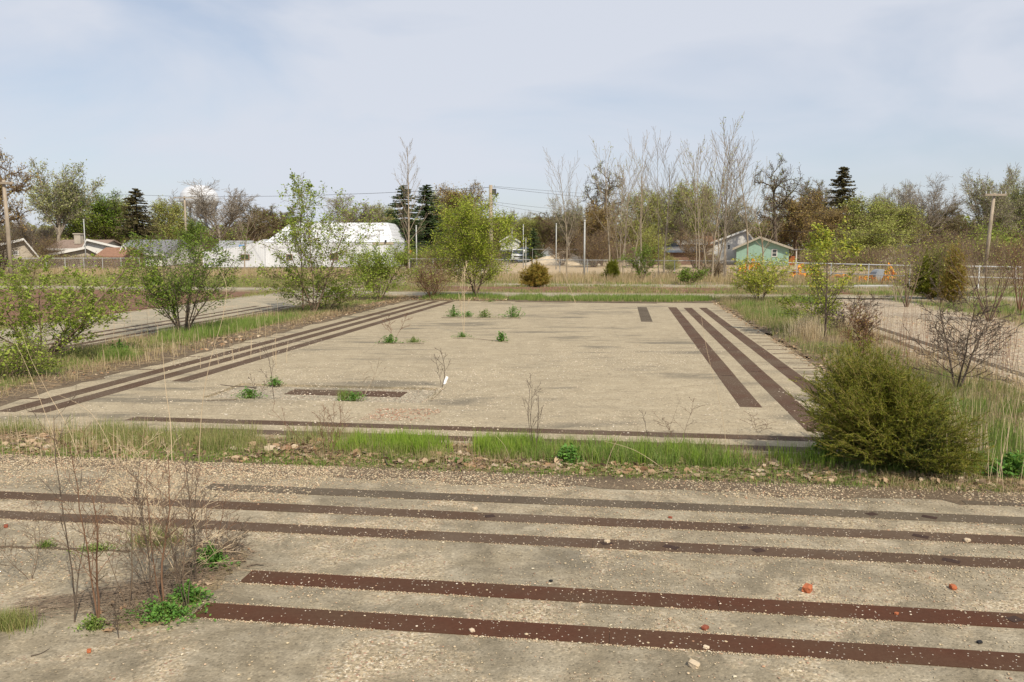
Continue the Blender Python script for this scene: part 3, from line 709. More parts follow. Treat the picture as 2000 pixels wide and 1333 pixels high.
s = RG.uniform(-2.7, 6, 380); ti = RG.choice([4.86,5.425,6.44,6.97,7.49], 380); x, y = W(s, ti+RG.uniform(-.095, .095, 380))
stones('strip_pebbles', x, y, RG.uniform(.003, .008, 380), M['pale_pebble'], .004, 'scattered pale pebbles lying on the steel strips')
b1 = spill(16000, -9.4, 3.8, 9.6, 20, .35, .50, .005, .011, 51); b2 = spill(700, -3.6, -2.6, 10.75, 11.6, .9, .42, .007, .016, 52)
stones('slab_grit', b1[0], b1[1], b1[2], M['pale_pebble'], 0, 'fine pale grit scattered over the big slab', flat=.5)
stones('rubble_scatter', b2[0], b2[1], b2[2], M['rubble'], 0, 'patch of reddish rubble chips on the slab before the pit')
c1 = spill(14000, 5.8, 12.2, 11, 30, .3, .35, .010, .022, 53)
stones('right_gravel', c1[0], c1[1], c1[2], M['gravel'], 0, 'loose stones covering the gritty pavement on the right')
def lump(name, px, py, size, mat, label, cat, sq=.6, seed=1, group=None):
    rg = random.Random(seed); X, Y = G(px, py); me = bpy.data.meshes.new(name); import bmesh
    bm = bmesh.new(); bmesh.ops.create_cube(bm, size=1)
    bmesh.ops.subdivide_edges(bm, edges=bm.edges[:], cuts=2, use_grid_fill=True)
    for v in bm.verts:
        v.co = v.co.lerp(v.co.normalized()*.58, .35)
        v.co += Vector((rg.gauss(0,.035), rg.gauss(0,.035), rg.gauss(0,.03)))
        v.co = Vector((v.co.x*size, v.co.y*size*.75, (v.co.z+.42)*size*sq))
    bm.to_mesh(me); bm.free(); me.materials.append(mat)
    o = obj(name, me, None, (X, Y, 0)); o.rotation_euler = (0, rg.uniform(-.1, .1), rg.uniform(0, 3)); return props(o, label, cat, group)
lump('brick_fragment', 1577, 1155, .074, M['brick'], 'larger bright orange brick fragment on the front pavement', 'brick fragment', seed=1)
lump('brick_fragment', 1861, 1150, .050, M['brick'], 'smaller rounded orange brick fragment further right', 'brick fragment', seed=2)
lump('brick_fragment', 1377, 1229, .045, M['brick_dark'], 'dark red brick chip between the two nearest strips', 'brick fragment', .5, seed=3)
lump('brick_fragment', 174, 1274, .032, M['brick'], 'small red brick chip at the bottom left of the pavement', 'brick fragment', seed=4)
lump('brick_fragment', 12, 1030, .04, M['brick_dark'], 'dark red brick chip by the left edge behind the third strip', 'brick fragment', seed=5)
lump('brick_fragment', 1309, 1012, .035, M['brick_dark'], 'little red chip between the far pavement strips', 'brick fragment', .4, seed=6)
lump('brick_fragment', 1751, 1201, .028, M['brick'], 'orange chip lying on the second nearest strip', 'brick fragment', seed=7)
for i, (px, py, sz, m, lb) in enumerate(((927,996,.05,'sand','yellowish stone between the two furthest pavement strips'),(1355,1302,.06,'sand','tan cobble by the bottom of the photo'),
        (1889,1058,.05,'sand','pale stone resting on the middle strip at the right'),(1379,1267,.035,'pale_pebble','grey pebble on the nearest strip right of centre'),(922,1234,.035,'pale_pebble','grey pebble on the nearest strip near the middle'),
        (1076,1136,.025,'black','small black stone behind the second strip'),(1913,1256,.03,'black','dark stone between the two nearest strips at the right'),(1186,1060,.045,'sand','flat yellowish stone on the middle strip'))):
    lump('stone', px, py, sz, M[m], lb, 'stone', .5, 20+i)

# ================================================================== GRASS AND LITTER
def zone(name, label, n, s0, s1, t0, t1, h, w, mat, per=9, rad=.05, z=-.0, lean=.4, **k):
    x, y, f = tufts(n, s0, s1, t0, t1, per, rad, **k)
    return blades(name, x, y, f*h, RG.uniform(.6, 1.2, len(x))*w, mat, lean, z, label)
# front verge: green runs, thicker to the right
zone('verge_grass', 'long green grass along the verge before the slab', 2700, -1.6, 5.6, 8.85, 9.62, .19, .005, M['grass'], 12, .045, patch=1.5, seed=61, lo=.50, edge=.14, lean=.75)
zone('verge_grass', 'short green grass patches along the left of the front verge', 1900, -9.5, -1.2, 8.75, 9.75, .19, .005, M['grass_mix'], 12, .05, patch=1.1, seed=62, lo=.48, edge=.1, lean=.8)
zone('bright_grass', 'bright green grass clumps by the middle of the front verge', 620, -3.4, -.3, 9.0, 9.55, .20, .0055, M['grass_bright'], 22, .04, patch=1.6, seed=63, lo=.52)
zone('bright_grass', 'fresh yellow green clumps scattered along the right of the verge', 260, -.5, 5.4, 8.9, 9.55, .22, .005, M['grass_bright'], 22, .04, patch=1.6, seed=96, lo=.50)
zone('low_grass', 'low moss and seedlings along the verge foot', 4200, -8.8, 6.4, 8.38, 9.0, .05, .006, M['grass'], 9, .05, patch=1.2, seed=64, lo=.42)
zone('left_verge_grass', 'short green growth along the middle of the left verge', 1500, -12.3, -10.4, 12, 37, .11, .009, M['grass'], 12, .08, patch=.6, seed=97, lo=.42)
zone('right_verge_grass', 'short green growth along the middle of the right verge', 1700, 4.3, 6.0, 11, 37, .13, .008, M['grass'], 12, .08, patch=.6, seed=98, lo=.40)
zone('tall_verge_grass', 'tall rank grass under the sprawling left shrub', 900, -13.8, -11.2, 12, 17, .22, .008, M['grass_mix'], 12, .07, patch=.6, seed=95, lo=.40)
zone('straw_grass', 'straw coloured grass mixed through the front verge', 1500, -9.5, 6.5, 8.6, 9.6, .13, .004, M['grass_dry'], 7, .05, patch=.6, seed=65, lo=.42, lean=.9)
zone('verge_grass', 'tall green grass beside the juniper on the right', 3400, 4.3, 9.5, 8.5, 12.5, .26, .006, M['grass'], 12, .06, patch=.6, seed=66, lo=.40)
zone('straw_grass', 'tall straw stems beside the juniper on the right', 170, 4.6, 9, 8.8, 12.5, .42, .004, M['grass_dry'], 5, .05, lean=.25)
zone('matted_grass', 'matted dry grass in front of the juniper', 700, 2.6, 6.5, 8.35, 8.9, .07, .004, M['grass_dry'], 14, .06, lean=1.6, patch=.8, seed=67, lo=.42)
# left verge
zone('left_verge_grass', 'green grass along the verge left of the slab', 2100, -12.2, -10.5, 12, 37, .14, .008, M['grass_mix'], 11, .08, patch=.5, seed=71, lo=.46, edge=.3, lean=.7)
zone('left_verge_straw', 'dry grass along the verge left of the slab', 2400, -12.8, -9.7, 10, 38, .18, .008, M['grass_dry'], 8, .08, patch=.4, seed=72, lo=.42, lean=.8, edge=.2)
zone('left_verge_grass', 'grass at the near left corner of the slab', 1000, -14.5, -10.2, 9.2, 13, .16, .007, M['grass_mix'], 12, .06, patch=.5, seed=73, lo=.38)
zone('left_verge_grass', 'bright grass run before the tall sapling', 700, -12.0, -10.6, 19, 26, .28, .010, M['grass'], 14, .1, patch=.4, seed=74, lo=.42)
# right verge
zone('right_verge_grass', 'green grass along the verge right of the slab', 3300, 4.0, 6.4, 10.5, 38, .20, .008, M['grass_mix'], 11, .08, patch=.35, seed=75, lo=.38, edge=.2)
zone('right_verge_straw', 'straw grass along the verge right of the slab', 2000, 4.1, 7.0, 10, 38, .32, .006, M['grass_dry'], 8, .07, patch=.4, seed=76, lo=.44, lean=.5, edge=.2)
zone('right_verge_grass', 'bright grass at the far end of the right verge', 600, 4.3, 6.0, 27, 33, .32, .011, M['grass'], 13, .09, patch=.4, seed=77, lo=.4)
# far verge and fields
zone('far_verge_grass', 'green weedy grass strip across the far end of the slab', 3800, -9, 8.5, 35.5, 38.3, .22, .014, M['grass'], 11, .1, patch=.35, seed=81, lo=.34, edge=.1)
zone('far_verge_straw', 'dry stalks along the far edge of the slab', 900, -9, 8, 35.3, 38.5, .16, .01, M['grass_dry'], 7, .1, patch=.4, seed=82, lo=.45)
zone('field_grass', 'green and straw grass between the far pavements', 3600, -14, 34, 42, 49.3, .16, .02, M['grass_mix'], 10, .16, patch=.22, seed=83, lo=.46)
zone('field_straw', 'tall dry grass before the fence', 5200, -14, 30, 52, 61, .55, .02, M['grass_dry'], 9, .2, patch=.2, seed=84, lo=.36, lean=.3)
zone('field_grass', 'green tufts before the fence', 2000, -14, 34, 51, 57, .25, .022, M['grass_mix'], 9, .2, patch=.25, seed=85, lo=.44)
zone('left_field_grass', 'green grass around the left field', 3600, -60, -18.5, 44.8, 58, .3, .025, M['grass_mix'], 9, .25, patch=.12, seed=86, lo=.42)
zone('left_field_straw', 'straw grass along the left fence', 3000, -62, -18, 55, 73, .5, .03, M['grass_dry'], 8, .25, patch=.12, seed=87, lo=.42, lean=.3)
zone('right_field_grass', 'green grass beyond the gritty pavement on the right', 3800, 11.6, 34, 26, 44, .22, .014, M['grass'], 10, .15, patch=.25, seed=88, lo=.42)
zone('right_field_straw', 'dry grass beyond the gritty pavement on the right', 2600, 11.4, 34, 20, 46, .25, .012, M['grass_dry'], 8, .14, patch=.25, seed=89, lo=.46)
zone('pad_weeds', 'weeds breaking through the rust stained pad', 260, -36, -18, 19, 43, .14, .014, M['grass_mix'], 12, .12, patch=.3, seed=90, lo=.58)
zone('left_field_grass', 'green grass between the pad and the side pavement', 700, -18.4, -17.4, 14, 44, .16, .012, M['grass_mix'], 10, .12, patch=.25, seed=91, lo=.5)
zone('path_weeds', 'dry tufts breaking through the far pavements', 1500, -12, 30, 38.5, 53, .16, .014, M['grass_dry'], 9, .12, patch=.5, seed=93, lo=.52)
zone('path_weeds', 'green tufts breaking through the far pavements', 900, -12, 30, 41, 53, .2, .016, M['grass'], 9, .14, patch=.4, seed=94, lo=.55)
zone('lot_scrub', 'thin scrub and seedlings around the sand pile', 1300, -14, 26, 62, 68, .5, .03, M['grass_dry'], 8, .25, patch=.2, seed=92, lo=.45)
# dead leaves, thatch and twigs
def litter(n, s0, s1, t0, t1, size, label, z=0.0, mat='litter', **k):
    s, t = rect(n, s0, s1, t0, t1, **k); x, y = W(s, t)
    curled('leaf_litter', x, y, RG.uniform(.5, 1.2, len(x))*size, M[mat], z, label)
litter(3600, -8.8, 6.4, 8.48, 9.5, .085, 'big curled dead leaves caught along the front verge', patch=1.5, seed=101, lo=.51)
litter(1100, -7.5, 6.2, 8.55, 9.2, .095, 'pale broad dead leaves piled along the foot of the verge grass', mat='litter_pale', z=.012, patch=1.7, seed=106, lo=.54)
litter(7500, -9, 6.5, 8.4, 9.6, .045, 'broken leaf bits along the front verge', patch=.6, seed=102, lo=.34)
litter(5200, -12.4, -9.5, 9.5, 37, .07, 'dead leaves along the left verge', patch=.4, seed=103, lo=.40)
litter(4200, 3.7, 6.4, 10, 36, .06, 'dead leaves along the right verge', patch=.4, seed=104, lo=.40)
litter(1500, -10.5, -5, 35.2, 38.2, .08, 'pale dead leaves piled below the brown thicket', patch=.3, seed=105, lo=.25)
def thatch(n, s0, s1, t0, t1, L, label, w=.004, mat='thatch', z=0.0, **k):
    s, t = rect(n, s0, s1, t0, t1, **k); x, y = W(s, t); n = len(x); a = RG.uniform(0, 6.283, n); l = RG.uniform(.3, 1, n)*L
    P = np.stack([x, y, np.zeros(n)+z+RG.uniform(.003, .03, n)], 1); Q = P+np.stack([np.cos(a)*l, np.sin(a)*l, RG.normal(0, .015, n)], 1)
    Q[:,2] = np.maximum(Q[:,2], z+.002); V, F = tubes(P, Q, np.full(n, w/2), np.full(n, w/3), 3)
    props(obj('dead_twigs', mesh('dead_twigs', V, [F], M[mat])), label, 'twigs', kind='stuff')
thatch(9000, -9, 6.5, 8.4, 9.65, .15, 'thin dead twigs and straw lying along the front verge', patch=.6, seed=111, lo=.36)
thatch(260, -8, 6.5, 8.4, 9.4, .5, 'longer fallen twigs along the front verge', .008, 'twig')
thatch(7000, -12.7, -9.5, 9.5, 37.5, .22, 'dead straw along the left verge', .008, patch=.4, seed=112, lo=.36)
thatch(6000, 3.7, 6.8, 9.6, 37, .2, 'dead straw along the right verge', .008, patch=.4, seed=113, lo=.36)

# ================================================================== NEAR PLANTS
def zbase(py): return G(1000, py)[1]
def dims(px, pyb, pyt, wpx):
    X, Y = G(px, pyb); return X, Y, zat(pyt, Y), wpx*Y/FP
def leafy(name, label, cat, kind, px, pyb, pyt, wpx, seed, bk, lf, nl, ls, stems=5, spread=.5, r=.03, group=None, lfl=1, **k):
    X, Y, h, w = dims(px, pyb, pyt, wpx)
    R = plant(kind, h, r, seed, stems, spread, nl, ls, lfl, w, **k)
    return put(name, label, cat, plant_meshes(name, R, M[bk], M['lf_'+lf] if lf else None), (X, Y, -.02), group)
GSH = 'leafy shrubs seeded along the verges'
leafy('leafy_shrub', 'wide sprawling shrub with loose bright leaves at the left edge', 'shrub', 'shrub', 85, 705, 472, 350, 11, 'bk_brown', 'mid', 8500, .062, 10, .85, .03, GSH, jitter=.04)
leafy('leafy_shrub', 'low leafy bush cut by the left edge below the sprawling shrub', 'shrub', 'shrub', 8, 742, 640, 170, 111, 'bk_brown', 'mid', 2600, .055, 9, .9, .015, GSH)
leafy('leafy_shrub', 'small leafy sapling growing low behind the sprawling left shrub', 'shrub', 'sapling', 57, 602, 500, 120, 12, 'bk_brown', 'mid', 1500, .085, 1, 0, .05, GSH)
leafy('leafy_shrub', 'dense dark green rounded bush, second from the left beside the slab', 'shrub', 'shrub', 358, 655, 438, 215, 13, 'bk_dark', 'green', 11500, .058, 14, .62, .026, GSH, jitter=.05, low=.12)
leafy('leafy_shrub', 'tall open sapling clump before the white building, two leaders', 'shrub', 'sapling', 612, 612, 350, 225, 14, 'bk_brown', 'mid', 5200, .082, 4, .42, .035, GSH, jitter=.08)
leafy('leafy_shrub', 'slender leafy leader rising highest before the white building', 'sapling', 'sapling', 592, 610, 336, 75, 15, 'bk_brown', 'mid', 2200, .088, 1, 0, .03, GSH)
leafy('leafy_shrub', 'low leafy skirt of shoots spreading beneath the tall sapling clump', 'shrub', 'shrub', 640, 606, 520, 220, 16, 'bk_brown', 'mid', 5600, .075, 9, .9, .02, GSH)
leafy('leafy_shrub', 'medium bright green bush right of the tall sapling clump', 'shrub', 'shrub', 742, 588, 466, 130, 17, 'bk_brown', 'mid', 10500, .075, 10, .45, .028, GSH, jitter=.09)
leafy('bare_thicket', 'brown bare thicket with a few green buds left of the lime tree', 'shrub', 'shrub', 843, 584, 488, 100, 18, 'bk_red', 'bud', 1700, .06, 22, .5, .02, lfl=2)
leafy('lime_tree', 'lime green young tree with a dense crown at the far left of the slab', 'tree', 'sapling', 928, 580, 382, 155, 19, 'bk_brown', 'lime', 27000, .078, 5, .28, .05, jitter=.12, nmul=1.15)
leafy('leafy_shrub', 'yellow green sprawling bush at the far right corner of the slab', 'shrub', 'shrub', 1482, 592, 492, 130, 20, 'bk_brown', 'yellow', 5200, .08, 10, .6, .022, GSH)
leafy('young_tree', 'young tree with dark trunk and yellowish upper leaves right of the slab', 'tree', 'sapling', 1612, 662, 425, 125, 21, 'bk_dark', 'yellow', 2300, .07, 1, 0, .035, jitter=.05, low=.45)
leafy('leafy_shrub', 'bright green low shoots around the foot of the young tree', 'shrub', 'shrub', 1596, 652, 520, 150, 22, 'bk_dark', 'lime', 2300, .06, 5, .6, .018, GSH)
leafy('leafy_shrub', 'thin dark green bush in the dry field beneath the bare poplars', 'shrub', 'shrub', 1255, 552, 476, 62, 23, 'bk_brown', 'green', 2400, .10, 8, .4, .03, GSH)
leafy('leafy_shrub', 'low round green bush in the dry field left of the sprawling one', 'shrub', 'shrub', 1346, 556, 518, 62, 24, 'bk_brown', 'green', 2200, .10, 9, .6, .03, GSH)
# bare shrubs to the right
GBR = 'bare shrubs on the right'
leafy('bare_shrub', 'bare many branched dark shrub behind the big juniper', 'shrub', 'sapling', 1868, 762, 545, 225, 31, 'bk_dark', 'rust', 160, .03, 3, .5, .022, GBR, lfl=2)
leafy('bare_shrub', 'tall bare shrub of many rising stems at the right edge', 'shrub', 'whips', 1932, 628, 425, 150, 32, 'bk_brown', 'bud', 500, .05, 8, .45, .03, GBR, lfl=2)
leafy('bare_shrub', 'bare whippy shrub with orange tips cut by the right edge', 'shrub', 'whips', 1992, 610, 440, 130, 33, 'bk_red', 'rust', 500, .06, 7, .4, .03, GBR, lfl=2)
leafy('bare_shrub', 'thin bare shrub left of the dark conical juniper', 'shrub', 'whips', 1770, 600, 450, 100, 34, 'bk_brown', 'yellow', 260, .07, 5, .4, .028, GBR, lfl=2)
leafy('bare_shrub', 'pale bare sapling right of the young leafy tree', 'shrub', 'whips', 1752, 590, 470, 70, 35, 'bk_pale', 'yellow', 120, .07, 3, .35, .03, GBR, lfl=2)
leafy('bare_shrub', 'short grey bare bush at the foot of the young leafy tree', 'shrub', 'sapling', 1650, 650, 570, 110, 36, 'bk_dark', None, 0, .05, 4, .8, .015, GBR)
leafy('orange_twig_shrub', 'rust and yellow twiggy shrub peeping over the juniper', 'shrub', 'sapling', 1682, 700, 575, 60, 37, 'bk_red', 'juniper_rust', 700, .03, 4, .3, .015)
leafy('bare_shrub', 'olive budding bush before the right fence, partly behind stems', 'shrub', 'whips', 1838, 592, 440, 70, 38, 'bk_brown', 'olive', 900, .08, 6, .25, .03, GBR, lfl=1)
# junipers
def junip(label, px, pyb, pyt, wpx, seed, lf, stems, nd, nl, nw, name='juniper_bush', per=13, tip=0, **k):
    X, Y, h, w = dims(px, pyb, pyt, wpx)
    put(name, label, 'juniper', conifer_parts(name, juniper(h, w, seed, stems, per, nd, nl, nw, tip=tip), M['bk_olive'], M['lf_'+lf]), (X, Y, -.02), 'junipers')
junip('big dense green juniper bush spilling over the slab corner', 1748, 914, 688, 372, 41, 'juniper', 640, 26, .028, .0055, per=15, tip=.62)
junip('rusty orange and green juniper in the dry field', 1048, 560, 513, 62, 42, 'juniper_rust', 150, 16, .12, .02)
junip('small upright green juniper left of the poplars', 1195, 548, 506, 32, 43, 'juniper', 90, 14, .12, .02)
junip('dark conical juniper before the right end of the fence', 1815, 584, 495, 82, 44, 'juniper', 240, 16, .11, .018)
junip('upright olive juniper left of the white fence gate', 1862, 596, 470, 46, 45, 'juniper_rust', 90, 12, .11, .016)

# ------------------------------------------------------------------ weed clumps on the slab and front corner
def clump(label, px, py, wpx, hpx, seed, mat='broad', n=None, name='weed_clump', ls=None, grassy=False):
    X, Y = G(px, py); w = wpx*Y/FP; h = hpx*Y/FP; g = np.random.default_rng(seed); n = n or 260
    r = np.abs(g.normal(0, .55, n)); a = g.uniform(0, 6.283, n)
    x = r*np.cos(a)*w/2; y = r*np.sin(a)*w*.32; top = h*np.clip(1-.45*r*r, .1, 1)*g.uniform(.1, 1.1, n)*(.5+vnoise(x/w*9+seed, y/w*9, seed))
    t = thing(name, label, 'weeds', (X, Y, 0), 'green weed clumps')
    k = n//4
    V, F = tubes(np.stack([x[:k]*.6, y[:k]*.6, np.zeros(k)-.02], 1), np.stack([x[:k], y[:k], top[:k]], 1), np.full(k, .003), np.full(k, .0015), 3)
    obj('stems', mesh('stems', V, [F], M['grass']), t)
    V, F = leaves(np.stack([x, y, top], 1), ls or h*.42, .9, .55, seed); obj('leaves', mesh('leaves', V, [F], M[mat]), t)
    return t
for i, (lb, px, py, w, h, m) in enumerate((
    ('low green clump left of the sunken plate', 488, 776, 54, 15, 'broad'),
    ('round green clump behind the left corner of the pit', 537, 752, 32, 14, 'broad'),
    ('green clump along the near edge of the sunken plate', 692, 781, 44, 14, 'broad'),
    ('green clump at the left of the slab middle row', 762, 670, 38, 13, 'broad'),
    ('yellowish green clump second in the slab middle row', 808, 669, 42, 8, 'grass'),
    ('thin green clump under the paired dead stalks', 902, 659, 34, 8, 'broad'),
    ('spiky green clump at the right of the slab middle row', 980, 667, 24, 16, 'broad'),
    ('grey green clump at the left of the far weed row', 886, 619, 34, 15, 'broad'),
    ('small clump second in the far weed row', 914, 619, 28, 9, 'broad'),
    ('green clump third in the far weed row', 947, 620, 30, 13, 'grass'),
    ('dark leafy clump at the right of the far weed row', 1002, 620, 44, 18, 'broad'),
    ('thin clump at the far end of the slab', 958, 590, 24, 5, 'grass'),
    ('bright leafy plant at the foot of the juniper', 1610, 905, 78, 42, 'grass'),
    ('dark green leafy plant in the verge right of the middle', 1110, 905, 60, 30, 'broad'),
    ('dark nettle like clump at the right end of the verge', 1975, 935, 90, 40, 'broad'),
    ('green seedlings left of the weedy joint', 90, 1068, 42, 13, 'grass'),
    ('green seedlings across the weedy joint', 190, 1074, 90, 10, 'grass'),
    ('leafy strawberry like weeds at the corner of the nearest strip', 322, 1205, 150, 28, 'broad'),
    ('second bunch of trifoliate leaves beside the nearest strip', 370, 1175, 90, 30, 'broad'),
    ('bright green clump at the foot of the left dead stalks', 182, 1228, 60, 22, 'grass'),
    ('grassy green clump behind the dead stalks', 415, 1108, 70, 38, 'broad'),
    ('low green clump in the middle of the front verge', 900, 905, 60, 12, 'broad'),
    ('green leafy clump on the verge left of the slab', 235, 700, 55, 32, 'broad'))):
    clump(lb, px, py, w, h, 200+i, m, n=int(120+w*6), ls=max(.016, min(.06, h*G(px,py)[1]/FP*.30)))
X, Y = G(20, 1225)
def tuft(label, px, py, wpx, hpx, n, mat, seed, lean=.7, name='grass_tuft', w=.004):
    X, Y = G(px, py); r = wpx*Y/FP/2; h = hpx*Y/FP; x = X+RG.normal(0, r*.5, n); y = Y+RG.normal(0, r*.3, n)
    o = blades(name, x, y, RG.uniform(.5, 1.1, n)*h, RG.uniform(.6, 1.2, n)*w, M[mat], lean, -.01)
    props(o, label, 'grass tuft', 'grass tufts')
tuft('yellow green grass tuft at the left edge of the front pavement', 20, 1225, 90, 42, 900, 'grass_mix', 1)
tuft('pale green grass tuft behind the dead stalks in the joint', 305, 1062, 90, 45, 700, 'grass_mix', 2)
tuft('green grass tuft growing from the sunken plate edge', 672, 780, 26, 26, 200, 'grass', 3)
tuft('straw tussock at the foot of the young tree', 1575, 660, 60, 50, 900, 'grass_pale', 4, .5, w=.006)
tuft('straw tussock at the right of the big juniper', 1855, 905, 60, 60, 600, 'grass_dry', 5, .7)
tuft('green grass clump on the verge by the dark bush', 232, 705, 60, 32, 700, 'grass', 6, .6, w=.008)

# debris in the joint at front left
def at_st(px, py): X, Y = G(px, py); return X*cx+Y*cy, X*dx+Y*dy
def corner_debris():
    n = 1500; u = RG.uniform(0, 1, n); px = 215+u*250+RG.normal(0, 26, n); py = 1208-u*130+RG.normal(0, 16, n)
    xy = np.array([G(a, b) for a, b in zip(px, py)]); a = RG.uniform(0, 6.283, n); l = RG.uniform(.03, .16, n)
    P = np.stack([xy[:,0], xy[:,1], RG.uniform(.002, .05, n)], 1); Q = P+np.stack([np.cos(a)*l, np.sin(a)*l*.6, RG.normal(0, .02, n)], 1); Q[:,2] = np.maximum(Q[:,2], .002)
    V, F = tubes(P, Q, np.full(n, .002), np.full(n, .0012), 3)
    props(obj('dead_twigs', mesh('dead_twigs', V, [F], M['twig'])), 'heap of dead twigs in the weedy joint at the front left', 'twigs', kind='stuff')
    k = 150; curled('leaf_litter', xy[:k,0], xy[:k,1], RG.uniform(.02, .07, k), M['litter'], .0, 'dead leaves in the weedy joint at the front left')
    n = 420; u = RG.uniform(0, 1, n); px = 20+u*300; py = 1195-u*50+RG.normal(0, 10, n)
    xy = np.array([G(a, b) for a, b in zip(px, py)]); l = RG.uniform(.05, .3, n); a = RG.normal(.25, .3, n)
    P = np.stack([xy[:,0], xy[:,1], RG.uniform(.002, .02, n)], 1); Q = P+np.stack([np.cos(a)*l, np.sin(a)*l, RG.normal(0, .01, n)], 1); Q[:,2] = np.maximum(Q[:,2], .002)
    V, F = tubes(P, Q, np.full(n, .002), np.full(n, .0012), 3)
    props(obj('dead_twigs', mesh('dead_twigs', V, [F], M['twig'])), 'fallen dead stalks in a line on the front pavement at the left', 'twigs', kind='stuff')
    mb = MB(); ring = ((215,1232),(330,1222),(430,1145),(485,1080),(460,1060),(395,1070),(300,1130),(235,1190)); pts = []
    for i in range(8):
        for u in range(12): v = u/12; p, q = ring[i], ring[(i+1) % 8]; pts.append((*G(p[0]*(1-v)+q[0]*v+RG.normal(0, 4.5), p[1]*(1-v)+q[1]*v+RG.normal(0, 2.5)), .003))
    mb.prism(pts, .006)
    props(mb.build('joint_soil', M['earth']), kind='structure')
corner_debris()

# ------------------------------------------------------------------ dead weed stalks (each plant one thing)
def stalk(label, px, pyb, pyt, wpx, seed, mat, r=.004, stems=1, spread=.3, kind='weed', group='dead weed stalks', name='dead_weed', n=1.0, **k):
    k.setdefault('base', 0)
    X, Y, h, w = dims(px, pyb, pyt, wpx)
    R = plant(kind, h, r, seed, stems, spread, wid=w, nmul=n, rmin=max(.0012, .00028*Y/1.6), **k)
    V, F = tubes(R['P0'], R['P1'], R['R0'], R['R1'], 4)
    return props(obj(name, mesh(name, V, [F], M[mat]), None, (X, Y, 0)), label, 'dead weed', group)
for a in (('reddish many stemmed dead weed nearest the left corner', 196, 1225, 815, 200, 51, 'bk_red', .009, 2, .18),
          ('dark bent dead stalk at the far left of the front pavement', 145, 1215, 1000, 130, 52, 'bk_dark', .006, 1, .1),
          ('tall branching brown dead weed in the joint', 318, 1190, 850, 170, 53, 'bk_red', .009, 2, .15),
          ('dark upright dead weed right of the joint', 382, 1140, 845, 80, 54, 'bk_dark', .008, 2, .1),
          ('fine dead weed with thin straw branches at the joint', 350, 1130, 940, 300, 55, 'bk_straw', .004, 5, .5),
          ('short grey dead twig before the nearest strip', 232, 1245, 1160, 30, 56, 'bk_dark', .004, 1, .05),
          ('low dead bramble right of the joint', 420, 1080, 990, 200, 57, 'bk_brown', .004, 6, .9),
          ('tallest bent dark weed leaning left at the front left', 150, 1190, 760, 110, 251, 'bk_dark', .006, 1, .12),
          ('wiry straw coloured dead weed behind the joint clump', 285, 1120, 850, 190, 252, 'bk_straw', .0035, 4, .35),
          ('dead brown weed with forked top in the middle of the joint', 352, 1165, 905, 110, 253, 'bk_brown', .006, 2, .2),
          ('thin reddish dead weed leaning right behind the joint', 405, 1100, 930, 170, 254, 'bk_red', .004, 3, .4),
          ('spindly dead weed by the left edge tuft', 60, 1130, 960, 200, 255, 'bk_brown', .003, 4, .5),
          ('dark slender dead weed in the middle of the joint, nearly straight', 300, 1200, 905, 60, 256, 'bk_dark', .005, 1, .08),
          ('brown dead weed leaning left from the joint clump', 250, 1190, 930, 150, 257, 'bk_brown', .005, 2, .3),
          ('dark twiggy dead weed right behind the leafy weeds', 365, 1190, 970, 100, 258, 'bk_dark', .0045, 3, .25),
          ('dense little dead bush at the right of the joint', 440, 1095, 1005, 120, 259, 'bk_dark', .0035, 7, .7),
          ('dead reddish weed left of the joint', 290, 1150, 960, 170, 58, 'bk_brown', .004, 4, .45)):
    stalk(*a[:7], r=a[7], stems=a[8], spread=a[9], n=1.25)
for a in (('small leafless seedling behind the left pit corner', 535, 776, 668, 50, 61, 'bk_dark', .006, 1, .1),
          ('pale leafless seedling growing from the sunken plate', 709, 778, 700, 78, 62, 'bk_pale', .007, 2, .3),
          ('dark leafless seedling at the right corner of the pit', 863, 758, 676, 52, 63, 'bk_dark', .007, 2, .3),
          ('dark dead weed pair standing in the verge before the slab', 1042, 890, 735, 90, 64, 'bk_dark', .007, 3, .22),
          ('thin grey dead weed before the right strips', 1325, 865, 775, 90, 65, 'bk_brown', .003, 3, .6),
          ('sparse dead weed low in the verge left of the middle', 640, 905, 770, 150, 66, 'bk_red', .004, 7, .6),
          ('wispy dead weed on the slab before the left strips', 770, 664, 610, 60, 67, 'bk_red', .004, 3, .6),
          ('paired pale dead stalks standing on the slab', 906, 652, 510, 30, 68, 'bk_straw', .007, 2, .08),
          ('dead stalk with a bend behind the far weed row', 1268, 870, 800, 40, 69, 'bk_dark', .003, 1, .1),
          ('thin dark dead twig before the left clump', 505, 778, 730, 40, 70, 'bk_dark', .004, 2, .4),
          ('grey dead weed in the far right of the slab front', 1480, 845, 800, 60, 71, 'bk_brown', .003, 3, .4)):
    stalk(*a[:7], r=a[7], stems=a[8], spread=a[9], n=.8)
